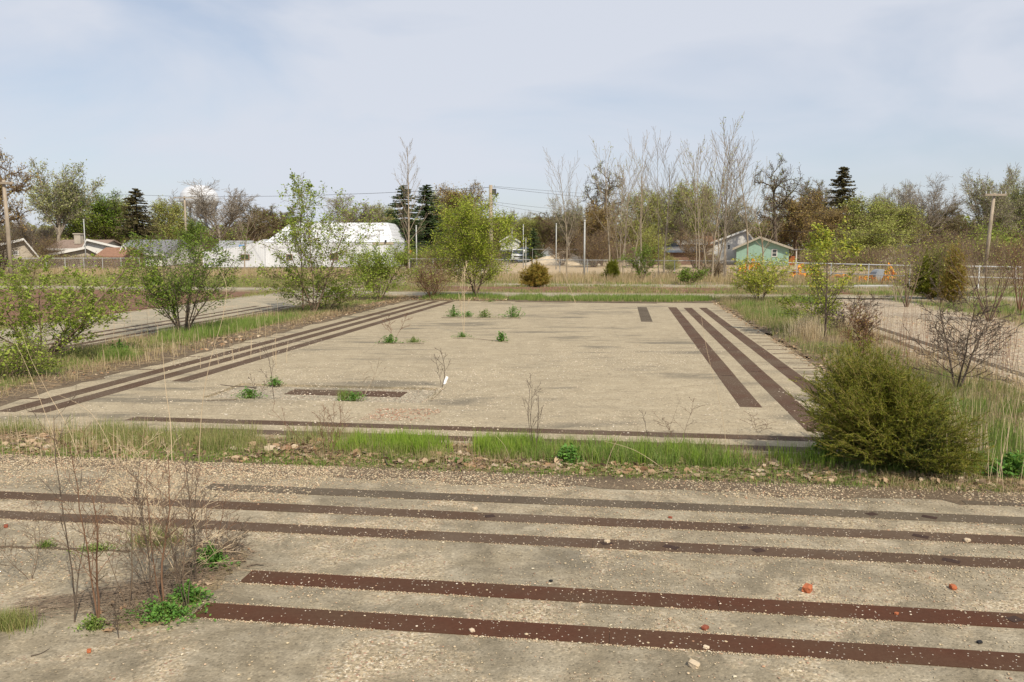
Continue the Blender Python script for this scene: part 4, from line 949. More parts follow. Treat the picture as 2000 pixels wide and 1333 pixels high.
def bent(label, pts, Yb, r, mat='bk_straw', group='tall bleached grass stems', depth=.0):
    """a single tall stem: pts are photo pixels from the base up, at ground distance of the base (leaning by depth metres)"""
    X0, Y0 = G(*pts[0]); P = []
    n = len(pts)
    for i, (px, py) in enumerate(pts):
        Y = Y0+depth*i/(n-1); z = zat(py, Y) if i else -.02; P.append((at(px, Y, z)-X0, Y-Y0, z))
    # smooth
    Q = []
    for i in range(n-1):
        for u in (0, .25, .5, .75):
            a, b, c, d = (Vector(P[max(i-1, 0)]), Vector(P[i]), Vector(P[i+1]), Vector(P[min(i+2, n-1)]))
            Q.append(.5*((2*b)+(c-a)*u+(2*a-5*b+4*c-d)*u*u+(3*b-a-3*c+d)*u**3))
    Q.append(Vector(P[-1])); k = len(Q)-1
    R0 = np.linspace(r, r*.35, k+1)
    V, F = tubes([tuple(q) for q in Q[:-1]], [tuple(q) for q in Q[1:]], R0[:-1], R0[1:], 5)
    props(obj('straw_weed', mesh('straw_weed', V, [F], M[mat]), None, (X0, Y0, 0)), label, 'dead weed', group)
bent('thick bleached stem rising from the verge and leaning left', [(336,905),(333,830),(325,770),(320,720),(316,650)], 0, .005)
bent('speckled bleached stem bent over the left strips', [(388,905),(392,830),(398,770),(412,700),(435,620),(442,560),(425,520)], 0, .004)
bent('long straw stem leaning left over the near slab corner', [(160,905),(130,830),(95,770),(60,700),(40,640)], 0, .003)
bent('straw stem crossing rightwards at the near slab corner', [(120,900),(100,840),(70,760),(45,700),(20,650)], 0, .003)
bent('thin brown stem crossing the right strips from the verge', [(1420,905),(1415,840),(1402,770),(1388,715),(1378,670),(1370,620)], 0, .003)
bent('thin brown stem before the right strips, leaning', [(1290,880),(1310,830),(1330,775)], 0, .002, 'bk_brown')
bent('thin straw stem on the far slab before the juniper', [(1124,592),(1112,560),(1100,535),(1085,520)], 0, .008)
bent('straw stem on the right verge grass', [(1960,960),(1955,880),(1960,830),(1972,790)], 0, .003)
bent('straw stem in the front verge right of the middle', [(1180,920),(1195,880),(1215,845)], 0, .003)
bent('straw stem lying across the verge grass', [(1300,915),(1240,880),(1180,862)], 0, .003)
bent('second straw stem in the verge left of the middle', [(1000,905),(985,870),(960,845)], 0, .002)
bent('straw stem arching over the left end of the verge', [(230,910),(205,850),(170,800),(110,770)], 0, .003)
# a stand of thin upright dead stems right of the slab
def stand(label, px0, px1, py0, py1, hpx, n, mat, seed, name='dead_stems', r=.004):
    g = np.random.default_rng(seed); P = []; Q = []; R = []
    for i in range(n):
        px, py = g.uniform(px0, px1), g.uniform(py0, py1); X, Y = G(px, py); h = hpx*Y/FP*g.uniform(.5, 1.1); lx, ly = g.normal(0, .07, 2)
        P += [(X, Y, -.02), (X+lx*h*.5, Y+ly*h*.5, h*.5)]; Q += [(X+lx*h*.5, Y+ly*h*.5, h*.5), (X+lx*h*1.2, Y+ly*h*1.2, h)]; R += [(r, r*.8), (r*.8, r*.4)]
    R = np.array(R); V, F = tubes(P, Q, R[:,0], R[:,1], 3)
    props(obj(name, mesh(name, V, [F], M[mat]), None), label, 'dead stems', kind='stuff')
stand('thin upright reddish dead stems over the gritty pavement', 1640, 1990, 640, 740, 85, 260, 'bk_red', 1)
stand('pale dead stems right of the big juniper', 1850, 2010, 850, 950, 110, 45, 'bk_straw', 2, r=.003)
stand('thin pale stalks at the near left of the slab', 0, 300, 870, 915, 90, 60, 'bk_straw', 3, r=.0022)
stand('reddish dead stalks through the front verge', 300, 1500, 880, 915, 50, 90, 'bk_red', 4, r=.002)
stand('dry stalks along the left verge', 200, 560, 610, 720, 45, 90, 'bk_straw', 5, r=.005)
# white scrap in the dark seedling and a fallen branch
X, Y = G(868, 752); mb = MB(); mb.prism([(-.03,0,.0),(.015,.0,-.0),(.07,.01,.12),(.03,.03,.14)], .012, (0,1,0))
props(mb.build('plastic_scrap', M['plastic_white'], None, (X, Y, .01)), 'white plastic scrap caught at the foot of a seedling', 'litter')
def lying(label, pts, r, mat):
    P = [(*G(*q), r) for q in pts]; R = np.linspace(r, r*.4, len(P)); V, F = tubes(P[:-1], P[1:], R[:-1], R[1:], 5)
    props(obj('fallen_branch', mesh('fallen_branch', V, [F], M[mat])), label, 'branch', 'fallen branches')
lying('dark fallen branch on the slab left of the pit', [(500,760),(480,757),(455,756),(430,753)], .012, 'bk_dark')
lying('dark fallen branch lying in the front verge', [(735,870),(748,890),(757,912)], .02, 'bk_dark')
lying('short twig on the pavement at the bottom left', [(60,1283),(80,1278),(97,1268)], .004, 'bk_dark')
lying('little dark twig by the end of the second strip', [(482,1108),(500,1104),(515,1106)], .006, 'bk_dark')

# ================================================================== BUILDINGS, POLES, FENCES
def gable(name, label, pxl, pxr, Y, eave_py, peak_py, depth, wall, roof, front=True, over=.35, trim=None, windows=(), peak_px=None, base=0, group=None, door=None):
    """house facing the camera. front=True: gable end faces us; False: ridge runs across"""
    x0, x1 = at(pxl, Y), at(pxr, Y); ze, zp = zat(eave_py, Y), zat(peak_py, Y); xm = at(peak_px, Y) if peak_px else (x0+x1)/2
    t = thing(name, label, 'house', (xm, Y, 0), group, rz=(-math.atan2(xm, Y) if front else 0)); x0 -= xm; x1 -= xm
    mb = MB()
    if front:
        ft = [(x0,0,base),(x1,0,base),(x1,0,ze),(0,0,zp),(x0,0,ze)]
        mb.prism(ft, depth, (0,1,0)); mb.build('wall', M[wall], t)
        for (a, b) in ((x0, 1), (x1, 2)):
            mb = MB(); sl = (zp-ze)/abs(a); ex = a+math.copysign(over, a); ez = ze-sl*over
            mb.prism([(0,-over,zp+.12),(ex,-over,ez+.12),(ex,depth+over,ez+.12),(0,depth+over,zp+.12)][::(1 if a > 0 else -1)], .12)
            mb.build('roof', M[roof], t)
            if trim:
                mb = MB(); mb.prism([(0,-over-.03,zp+.14),(ex,-over-.03,ez+.14),(ex,-over-.03,ez-.12),(0,-over-.03,zp-.12)], .05, (0,-1,0)); mb.build('rake_trim', M[trim], t)
    else:
        mb.box(x0, x1, 0, depth, base, ze); mb.prism([(x0,0,ze),(x0,depth,ze),(x0,depth/2,zp)], x1-x0, (1,0,0)); mb.build('wall', M[wall], t)
        for sgn in (0, 1):
            mb = MB(); y0 = -over if sgn == 0 else depth+over; zz = ze-(zp-ze)/(depth/2)*over
            P = [(x0-over,y0,zz+.12),(x1+over,y0,zz+.12),(x1+over,depth/2,zp+.12),(x0-over,depth/2,zp+.12)]
            mb.prism(P if sgn == 0 else P[::-1], .12); mb.build('roof', M[roof], t)
        if trim:
            mb = MB(); mb.box(x0-over, x1+over, -over-.05, -over, ze-.22, ze+.02); mb.build('gutter', M[trim], t)
    for (a, b, c, d) in windows:      # pixel rect
        X0, X1 = at(a, Y)-xm, at(b, Y)-xm; Z1, Z0 = zat(c, Y), zat(d, Y)
        mb = MB(); fw = .09
        mb.box(X0, X1, -.06, .0, Z1-fw, Z1); mb.box(X0, X1, -.06, 0, Z0, Z0+fw); mb.box(X0, X0+fw, -.06, 0, Z0+fw, Z1-fw); mb.box(X1-fw, X1, -.06, 0, Z0+fw, Z1-fw)
        mb.box(X0+fw, X1-fw, -.055, 0, (Z0+Z1)/2-.03, (Z0+Z1)/2+.03)
        w = mb.build('window', M['white_paint'], t); mb = MB(); mb.box(X0+fw, X1-fw, -.03, -.004, Z0+fw, (Z0+Z1)/2-.03); mb.box(X0+fw, X1-fw, -.03, -.004, (Z0+Z1)/2+.03, Z1-fw); mb.build('pane', M['glass'], w)
    if door:
        a, b, c, d = door; X0, X1 = at(a, Y)-xm, at(b, Y)-xm; Z1, Z0 = zat(c, Y), zat(d, Y)
        mb = MB(); mb.box(X0, X1, -.05, 0, Z0, Z1); mb.build('door', M['brown_panel'], t)
    return t, xm

# --- long white metal building with a hipped roof and a lower lean-to
Y = 92; xw = at(645, Y)
t = thing('white_building', 'long white metal building with a hipped roof and a lower wing behind the saplings', 'building', (xw, Y, 0))
def X_(px): return at(px, Y)-xw
ze, zr = zat(474, Y), zat(434, Y)
mb = MB(); mb.box(X_(520), X_(770), 0, 14, 0, ze); mb.build('wall', M['white_metal'], t)
mb = MB(); a, b, o = X_(519.5), X_(770.5), .04
rl, rr = X_(556), X_(751)
zz = ze+.01
mb.poly([(a,-o,zz),(b,-o,zz),(rr,3.2,zr),(rl,3.2,zr)]); mb.poly([(b,14+o,zz),(a,14+o,zz),(rl,10.8,zr),(rr,10.8,zr)])
mb.poly([(b,-o,zz),(b,14+o,zz),(rr,10.8,zr),(rr,3.2,zr)]); mb.poly([(a,14+o,zz),(a,-o,zz),(rl,3.2,zr),(rl,10.8,zr)])
mb.poly([(rl,3.2,zr),(rr,3.2,zr),(rr,10.8,zr),(rl,10.8,zr)]); mb.poly([(a,-o,zz),(a,14+o,zz),(b,14+o,zz),(b,-o,zz)])
rf = mb.build('roof', M['white_metal'], t)
mb = MB()
for i in range(22):                                            # standing seams down the front slope
    u = (i+.5)/22; p = (a+(b-a)*u, -o, zz+.03); q = (rl+(rr-rl)*u, 3.2, zr+.03); mb.cyl(p, q, .035, n=4)
mb.build('seams', M['white_metal'], rf)
mb = MB(); mb.box(X_(729), X_(770)-.02, -.06, 0, zat(478, Y), zat(472.5, Y)-.05); mb.build('trim_band', M['tan_band'], t)
mb = MB(); mb.prism([(X_(400),-.5,0),(X_(520),-.5,0),(X_(520),-.5,zat(468,Y)),(X_(470),-.5,zat(483,Y)),(X_(400),-.5,zat(492,Y))], 7, (0,1,0)); mb.build('lower_wing', M['white_metal'], t)
for (p0, p1, q0, q1) in ((474,491,497,508), (645,661,495,508), (560,572,497,508)):
    mb = MB(); yy = -.5 if p1 < 515 else 0; mb.box(X_(p0), X_(p1), yy-.07, yy, zat(q1, Y), zat(q0, Y)); fr = mb.build('window', M['brown_panel'], t)
    mb = MB(); mb.box(X_(p0+2), X_(p1-2), yy-.09, yy-.072, zat(q1-2, Y), zat(q0+2, Y)); mb.build('pane', M['glass'], fr)
mb = MB(); mb.box(X_(753), X_(756), -.25, 0, zat(470, Y)-.2, zat(467.5, Y)-.1); mb.build('wall_lamp', M['black'], t)
mb = MB(); mb.box(X_(700), X_(722), -.06, 0, 0, zat(495, Y)); mb.build('roller_door', M['white_paint'], t)
# --- houses
gable('grey_roofed_house', 'low house with light grey gable roof at the far left edge', -40, 66, 92, 492, 468, 9, 'cream', 'roof_light', True, .5, 'white_paint', ((30,40,490,499),), peak_px=50)
gable('brown_roofed_house', 'long low house with a brown roof and chimney behind the left fence', 98, 190, 104, 486, 470, 8, 'cream', 'roof_brown', False, .4, 'white_paint')
tt_, xm_ = gable('small_garage', 'small garage with a light grey roof before the brown roofed house', 108, 196, 90, 498, 484, 6, 'cream', 'roof_light', True, .4, 'white_paint', peak_px=171)
gable('white_trimmed_house', 'house with pale roof and bright white rake trim, left of the dark roof', 160, 262, 99, 493, 469, 9, 'white_paint', 'roof_light', True, .5, 'white_paint', peak_px=172)
gable('dark_roofed_house', 'long house with a plain dark grey roof before the spruce', 226, 318, 98, 496, 470, 10, 'white_paint', 'roof_dark', False, .4, 'white_paint', ((285,293,499,506),))
gable('rust_roofed_shed', 'low shed with a reddish brown roof in front of the pale roofed house', 190, 240, 86, 502, 486, 5, 'brown_panel', 'roof_rust', False, .2)
gable('white_porch_gable', 'little white gabled porch between the pale and dark roofs', 234, 252, 88, 496, 478, 4, 'white_paint', 'roof_dark', True, .3, 'white_paint')
gable('pinkish_roofed_house', 'house with a dull pinkish roof behind the dark green bush', 372, 400, 118, 482, 462, 8, 'cream', 'roof_brown', True, .4)
gable('blue_tarped_shed', 'grey roofed shed left of the white metal building', 420, 478, 104, 488, 472, 6, 'white_paint', 'roof_grey', False, .3)
mb = MB(); mb.box(0, 1.3, 0, .9, 0, .35); o = mb.build('blue_tarp', M['blue_tarp'], None, (at(450, 100), 103.2, zat(484, 103.2)), bevel=.1); props(o, 'bright blue tarp on the shed roof left of the white building', 'tarp')
tW, xm = gable('small_white_house', 'small two storey white house with one window behind the white pickup', 978, 1014, 128, 472, 461, 8, 'white_paint', 'roof_light', True, .2, 'white_paint', ((992.5,998.5,473.5,481),))
mb = MB(); mb.box(at(975,128)-xm, at(1030,128)-xm, -3, -.02, zat(491,128), zat(488.6,128)); mb.build('porch_roof', M['roof_dark'], tW)
mb = MB(); mb.box(at(1011,128)-xm, at(1032,128)-xm, -2.6, 0, 0, zat(484,128)); mb.build('garage', M['blue_side'], tW)
gable('pale_shed', 'small grey shed right of the dark evergreen', 1060, 1084, 126, 494, 484, 5, 'shed_grey', 'roof_grey', True, .3)
tG, xg = gable('green_house', 'sea green house with one white framed window behind the fence', 1439, 1537, 100, 484, 464, 11, 'green_side', 'roof_brown', True, .45, 'green_trim', ((1505,1515.5,487,502),), peak_px=1482)
mb = MB(); mb.box(at(1536,100)-xg, at(1553,100)-xg, .6, 3.2, zat(489,100), zat(487,100)); mb.build('porch_roof', M['roof_dark'], tG)
mb = MB(); mb.box(at(1550.5,100)-xg, at(1552,100)-xg, .7, .85, 0, zat(489,100)); mb.build('porch_post', M['white_paint'], tG)
mb = MB(); mb.box(at(1538,100)-xg, at(1549,100)-xg, 2.0, 3.0, 0, zat(501,100)); mb.build('porch_wall', M['orange_door'], tG)
gable('white_gable_house', 'tall white house with a steep brown roof behind the green house', 1393, 1473, 110, 474, 450, 9, 'white_paint', 'roof_brown', True, .35, 'white_paint', ((1420,1427,478,488),), peak_px=1455)
gable('red_roofed_house', 'house with a reddish roof hidden behind the bare trees', 1340, 1400, 122, 478, 462, 8, 'cream', 'roof_rust', False, .4)
gable('brick_garage', 'low brown brick building with a dark flat pitched roof behind poplars', 1262, 1372, 104, 490, 484, 8, 'brick_wall', 'roof_dark', False, .5, 'blue_side')
gable('blue_sided_house', 'dark blue sided house with white trim left of the white gable', 1325, 1376, 112, 475, 468, 7, 'blue_side', 'roof_light', False, .3, 'white_paint', ((1345,1353,479,487),))
gable('white_shed', 'small white shed at the left end of the brick building', 1240, 1262, 98, 495, 489, 4, 'white_paint', 'roof_grey', True, .2)
gable('grey_far_house', 'dull house glimpsed through the brush behind the white fence', 1690, 1770, 118, 482, 470, 8, 'cream', 'roof_dark', False, .4, None, ((1752,1758,478,486),(1697,1702,479,486)))
# chimney on the brown roofed house
mb = MB(); mb.box(-.4, .4, -.4, .4, 0, 1.2); mb.box(-.5, .5, -.5, .5, 1.2, 1.35); o = mb.build('chimney_stack', M['cream'], None, (at(124, 102), 106, zat(472, 104)-.3)); props(o, 'pale chimney standing up from the brown roof', 'chimney')

# --- water tower
Yt = 300; t = thing('water_tower', 'white domed water tower with columns behind the bare tree', 'water tower', (at(394, Yt), Yt, 0))
zc = zat(393, Yt); r = 36*Yt/FP; mb = MB(); prof = [(0,zat(361.5,Yt)),(.42,zat(363.5,Yt)),(.74,zat(369,Yt)),(.93,zat(378,Yt)),(1,zat(387,Yt)),(1,zc),(.93,zat(398,Yt)),(.72,zat(403,Yt)),(.35,zat(407,Yt)),(0,zat(408,Yt))]
n = 40
for (ra, za), (rb, zb) in zip(prof[:-1], prof[1:]):
    for k in range(n):
        a0, a1 = 2*math.pi*k/n, 2*math.pi*(k+1)/n
        P = [(r*ra*math.cos(a0), r*ra*math.sin(a0), za), (r*rb*math.cos(a0), r*rb*math.sin(a0), zb), (r*rb*math.cos(a1), r*rb*math.sin(a1), zb), (r*ra*math.cos(a1), r*ra*math.sin(a1), za)]
        if ra == 0: P = [P[0], P[1], P[2]]
        if rb == 0: P = [P[0], P[1], P[3]]
        mb.poly(P)
mb.build('tank', M['tower'], t, smooth=True)
mb = MB()
for k in range(n):
    a0, a1 = 2*math.pi*k/n, 2*math.pi*(k+1)/n
    for zz_ in (zc-.2, zc+.9): mb.cyl((r*1.1*math.cos(a0), r*1.1*math.sin(a0), zz_), (r*1.1*math.cos(a1), r*1.1*math.sin(a1), zz_), .12 if zz_ < zc else .05, n=4)
mb.build('balcony', M['pole_metal'], t)
for k in range(6):
    a0 = 2*math.pi*(k+.5)/6; mb = MB(); mb.cyl((r*.8*math.cos(a0), r*.8*math.sin(a0), -.5), (r*.8*math.cos(a0), r*.8*math.sin(a0), zc-1.2), .5, n=12); mb.build('leg', M['tower_leg'], t, smooth=True)
mb = MB(); mb.cyl((0,0,-.5), (0,0,zat(405,Yt)), 1.3, n=16); mb.build('riser_pipe', M['tower_leg'], t, smooth=True)

# --- poles
def pole(label, px, Y, ytop, r, mat='pole', arm=None, lean=0, arm_py=None, extras=True, name='utility_pole', group='utility poles'):
    X = at(px, Y); h = zat(ytop, Y); t = thing(name, label, 'pole', (X, Y, 0), group)
    top = (lean, 0, h); mb = MB(); mb.cyl((0,0,-.3), top, r, r*.72, 10); mb.build('shaft', M[mat], t, smooth=True)
    if arm:
        za = zat(arm_py or ytop+3, Y); mb = MB(); u = za/h; mb.box(lean*u-arm/2, lean*u+arm/2, -r-.12, -r-.0, za-.08, za+.06); ar = mb.build('crossarm', M[mat], t)
        mb = MB()
        for k in (-.45, -.25, .25, .45): mb.cyl((lean*u+arm*k, -r-.06, za+.06), (lean*u+arm*k, -r-.06, za+.25), .045, .03, 6)
        mb.build('insulators', M['pole_metal'], ar)
    elif extras:
        mb = MB(); mb.box(r*.7, r*.7+.3, -.12, .12, h-.75, h-.3); mb.cyl((r*.5+.3,0,h-.9), (r*.5+.5,0,h-.6), .08, n=6); mb.build('bracket', M['wire'], t)
        for k in range(9): z = h*.3+k*h*.065; mb = MB(); mb.cyl((-r-.06,0,z), (r+.06,0,z+.05), .025, n=4); mb.build('climbing_step', M['wire'], t)
    return t
pole('thick weathered wooden pole at the far left edge', 24, 55, 352, .155, arm=1.5, arm_py=358, lean=-.1)
pole('tall weathered wooden pole behind the lime tree', 959, 66, 362, .19)
pole('leaning weathered pole with a crossarm at the right', 1921, 58, 378, .14, arm=1.5, arm_py=381, lean=.35)
pole('distant pole with a crossarm before the water tower', 366, 120, 384, .16, arm=3.0, arm_py=387, extras=False)
def post(label, px, Y, ytop, r=.06, head=False, mat='pole_metal'):
    X = at(px, Y); h = zat(ytop, Y); t = thing('metal_post', label, 'post', (X, Y, 0), 'thin metal posts around the yard')
    mb = MB(); mb.cyl((0,0,-.2), (0,0,h), r, r*.8, 8); mb.build('shaft', M[mat], t, smooth=True)
    mb = MB(); mb.cyl((0,0,h), (0,0,h+.08), r*1.4, r*.6, 8); mb.build('cap', M[mat], t)
    if head: mb = MB(); mb.box(-.45, .45, -.15, .15, h+.08, h+.22); mb.build('lamp_head', M[mat], t)
post('tall pale post standing left of the poplars', 1141, 60, 432, .07)
post('thin pale post behind the sand pile', 1086, 84, 438, .06)
post('thin post between white house and evergreen, the tallest one', 1022, 90, 440, .05)
post('short pale post beside the garage of the white house', 1027, 88, 466, .05)
post('thin post rising above the white house roof', 1000, 134, 448, .07)
post('slim pale pole right of the bare poplar near the spruces', 814, 84, 442, .07)
post('lamp post with flat head before the white building', 742, 84, 453, .05, True)
post('thin pale post by the left spruce tree', 169, 88, 430, .06)
# --- wires
def wire(label, a, b, sag=.4, r=.012):
    A, B = Vector(a), Vector(b); n = 14; P = []
    for i in range(n+1): u = i/n; p = A.lerp(B, u); P.append((p.x, p.y, p.z-4*sag*u*(1-u)))
    V, F = tubes(P[:-1], P[1:], np.full(n, r), np.full(n, r), 4)
    props(obj('overhead_wire', mesh('overhead_wire', V, [F], M['wire'])), label, 'wire', 'overhead wires')
def PY(px, py, Y): return (at(px, Y, zat(py, Y)), Y, zat(py, Y))
pT = PY(960, 366, 66); pM = PY(960, 394, 66)
wire('top wire running left from the middle pole over the white building', pT, PY(30, 362, 130), 1.2, .016)
wire('top wire dropping right from the middle pole', pT, PY(1500, 395, 150), .8, .012)
wire('second wire dropping right from the middle pole', PY(960, 364, 66), PY(1480, 388, 160), .5, .010)
wire('upper of the pair of low wires right of the middle pole', pM, PY(1180, 410, 130), .3, .010)
wire('lower of the pair of low wires right of the middle pole', PY(960, 398, 66), PY(1150, 420, 120), .3, .010)
wire('wire crossing the right trees to the leaning pole', PY(1925, 456, 58), PY(1500, 448, 95), .3, .012)
wire('upper wire across the right brown trees', PY(1925, 416, 58), PY(1480, 410, 95), .3, .010)
wire('low wire across the front of the white building', PY(960, 450, 66), PY(560, 456, 84), .3, .008)
wire('second low wire across the white building', PY(960, 466, 66), PY(560, 468, 84), .3, .008)
wire('wire above the trees left of the middle pole', PY(960, 392, 66), PY(560, 402, 120), .5, .008)

# --- fences
def link_fence(name, label, a, b, h, n, mat='pole_metal', mid=False, low=False, mesh_on=True, r=.028, gates=()):
    A, B = Vector((*a, 0)), Vector((*b, 0)); D = B-A; L = D.length; D.normalize()
    t = thing(name, label, 'fence', tuple(A))
    for i in range(n+1):
        p = D*(L*i/n); mb = MB(); mb.cyl((p.x,p.y,-.2), (p.x,p.y,h+.06), r*1.1, n=6); mb.build('post', M[mat], t)
    mb = MB(); e = D*L; mb.cyl((0,0,h), (e.x,e.y,h), r, n=6); mb.build('top_rail', M[mat], t)
    if mid: mb = MB(); mb.cyl((0,0,h*.5), (e.x,e.y,h*.5), r*.8, n=6); mb.build('middle_rail', M[mat], t)
    if low: mb = MB(); mb.cyl((0,0,.08), (e.x,e.y,.08), r*.9, n=6); mb.build('bottom_rail', M[mat], t)
    if mesh_on:
        k = int(L/.09); u = np.arange(k)*.09; P0 = []; P1 = []
        for sg in (1, -1):
            e0 = np.clip(u, 0, L); e1 = np.clip(u+sg*h, 0, L)
            P0.append(np.stack([D.x*e0, D.y*e0, np.zeros(k)+.03], 1)); P1.append(np.stack([D.x*e1, D.y*e1, np.full(k, .03)+np.abs(e1-e0)*(h-.04)/h], 1))
        P0, P1 = np.concatenate(P0), np.concatenate(P1); g = np.linalg.norm(P1-P0, axis=1) > .05
        V, F = tubes(P0[g], P1[g], np.full(g.sum(), .0022), np.full(g.sum(), .0022), 3); obj('chain_link_mesh', mesh('chain_link_mesh', V, [F], M['wire_mesh']), t)
def XY(px, Y): return (at(px, Y, 1.2), Y)
link_fence('chain_link_fence', 'grey chain link fence across the left field before the houses', XY(-60, 74), XY(272, 76), 1.25, 9)
link_fence('chain_link_fence', 'chain link fence crossing behind the lime tree to the poplars', XY(800, 72), XY(1440, 61), 1.25, 12)
link_fence('pale_rail_fence', 'pale metal rail fence with orange heaps behind it', XY(1440, 61), XY(1778, 48.5), 1.22, 5, 'fence_white', True, False, r=.034)
link_fence('pale_rail_fence', 'short pale rail fence section at the right edge', XY(1846, 48), XY(2060, 44), 1.22, 3, 'fence_white', True, False, r=.034)
link_fence('chain_link_fence', 'faint taller chain link fence behind the sand pile', XY(1040, 112), XY(1600, 112), 1.9, 9, 'wire_mesh', r=.02, mesh_on=False)
mb = MB(); mb.box(0, at(1743, 48)-at(1668, 48), -.05, .05, .05, .13); o = mb.build('pale_kerb_rail', M['pole_metal'], None, (at(1668, 47.6), 47.6, 0)); props(o, 'pale rail lying on the ground below the rail fence', 'rail')

# --- sand pile, orange netting
def mound(name, label, cat, bumps, Y, mat, res=70, rough=.05, seed=1):
    xs = [b[0] for b in bumps]; x0, x1 = min(xs)-6, max(xs)+6; n = res; X = np.linspace(x0, x1, n); Yy = np.linspace(-5, 5, n//2); A, B = np.meshgrid(X, Yy)
    Z = np.full_like(A, -.2)
    for (bx, by, bh, br) in bumps:
        d = np.sqrt((A-bx)**2+((B-by))**2); Z = np.maximum(Z, bh*(1-d/br))
    Z = Z+(fbm(A*2, B*2, seed)-.5)*.3*np.clip(Z+.2, 0, 1)+RG.normal(0, rough*.2, A.shape)
    Z = np.maximum(Z, -.2); V = np.stack([A.ravel(), B.ravel()+Y, Z.ravel()], 1); ny, nx = A.shape
    i = np.arange((ny-1)*(nx-1)); r_, c_ = i//(nx-1), i % (nx-1); k = r_*nx+c_
    me = mesh(name, V, [np.stack([k, k+1, k+1+nx, k+nx], 1)], mat); props(obj(name, me), label, cat)
Ys = 106; q = Ys/FP
mound('sand_pile', 'pale sand and gravel pile with two humps behind the fence', 'sand pile', [(at(1100,Ys),0,zat(490,Ys),4.4),(at(1068,Ys),-.5,zat(500,Ys),3.2),(at(1122,Ys),0,zat(501,Ys),3.4)], Ys, M['sand'], 120)
def netting(label, px, py, wpx, hpx, Y, seed):
    """crumpled heap of plastic barrier net: strips of folded sheet"""
    g = np.random.default_rng(seed); w = wpx*Y/FP; h = hpx*Y/FP; X = at(px, Y, .5); nx, ny = 26, 9
    u, v = np.meshgrid(np.linspace(-1, 1, nx), np.linspace(0, 1, ny)); f = .55+.45*vnoise(u*5+seed*3, u*0+v, seed)
    x = u*w/2+vnoise(u*6, v*6, seed+1)*.2; y = (vnoise(u*9, v*5, seed+2)-.5)*.9*(1-v*.5); z = np.sin(v*math.pi*.62)*h*f*(1-u**4)+RG.normal(0, .02, u.shape)
    V = np.stack([x.ravel(), y.ravel(), np.maximum(z.ravel(), 0)], 1); i = np.arange((ny-1)*(nx-1)); r_, c_ = i//(nx-1), i % (nx-1); k = r_*nx+c_
    keep = g.uniform(0, 1, len(k)) > .3
    o = obj('orange_netting', mesh('orange_netting', V, [np.stack([k, k+1, k+1+nx, k+nx], 1)[keep]], M['orange_net']), None, (X, Y, 0)); m = o.modifiers.new('thick', 'SOLIDIFY'); m.thickness = .03
    props(o, label, 'safety netting', 'heaps of orange safety netting')
netting('orange heap before the foot of the green house', 1462, 525, 50, 36, 66, 1)
netting('long orange heap left of the young tree behind the rail fence', 1572, 540, 66, 34, 57, 2)
netting('low orange heap behind the rail fence, just right of the young tree', 1640, 545, 54, 18, 54, 3)
netting('two folded orange heap left of the right gate post', 1690, 545, 40, 20, 52, 4)
netting('tallest orange heap, a leaning peak near the end of the rail fence', 1733, 540, 26, 44, 51.5, 5)
o = MB(); o.cyl((0,0,.35), (0,.9,.35), .42, .42, 18); props(o.build('grey_drum', M['shed_grey'], None, (at(1722, 53), 53, .1), bevel=.03), 'round grey drum lying behind the rail fence', 'drum')

# --- vehicles
def pickup(label, px, Y, w, paint, group=None, plow=False, beacon=False):
    """front faces the camera (-Y)"""
    t = thing('pickup_truck', label, 'truck', (at(px, Y), Y, 0), group); hw = w/2
    def P(name, mat, parent=None, bevel=.04): return None
    mb = MB(); mb.prism([(-hw,0,.45),(-hw,0,1.02),(-hw,1.3,1.14),(-hw,5.2,1.14),(-hw,5.2,.45)], w, (1,0,0)); mb.build('body', M[paint], t, bevel=.06)
    mb = MB(); mb.prism([(-hw+.06,1.2,1.13),(-hw+.18,1.75,1.82),(-hw+.18,3.0,1.86),(-hw+.06,3.3,1.13)], w-.12, (1,0,0)); cab = mb.build('cab', M[paint], t, bevel=.07)
    mb = MB(); mb.prism([(-hw+.16,1.235,1.20),(hw-.16,1.235,1.20),(hw-.26,1.69,1.76),(-hw+.26,1.69,1.76)], .03, (0,-.8,.6)); mb.build('windshield', M['glass'], cab)
    mb = MB(); mb.box(-hw+.32, hw-.32, -.04, .0, .72, .93); mb.build('grille', M['dark_grille'], t)
    for s in (-1, 1):
        mb = MB(); mb.box(s*(hw-.17)-.12, s*(hw-.17)+.12, -.05, 0, .74, .94); mb.build('headlight', M['lamp_glass'], t)
        mb = MB(); mb.box(s*(hw+.12)-.1, s*(hw+.12)+.1, 1.35, 1.45, 1.15, 1.42); mb.build('mirror', M['black'], t)
        for yy in (.85, 4.2):
            mb = MB(); mb.cyl((s*(hw-.26),yy,.38), (s*(hw+.01),yy,.38), .38, n=18); wh = mb.build('wheel', M['black'], t, bevel=.02)
            mb = MB(); mb.cyl((s*(hw+.0),yy,.38), (s*(hw+.03),yy,.38), .2, n=12); mb.build('rim', M['pole_metal'], wh)
    mb = MB(); mb.box(-hw, hw, -.12, -.0, .42, .62); mb.build('bumper', M['pole_metal' if paint == 'truck_white' else 'dark_grille'], t, bevel=.03)
    if beacon: mb = MB(); mb.box(-.6, .6, 2.0, 2.25, 1.88, 2.02); mb.build('light_bar', M['orange_net'], t)
    return t
pickup('white pickup truck facing us beside the sand pile', 1012, 118, 1.9, 'truck_white')
pickup('yellow truck facing us right of the white building', 785, 100, 1.85, 'truck_yellow', beacon=True)
pickup('pale van nose half hidden left of the yellow truck', 764, 96, 1.5, 'truck_white')

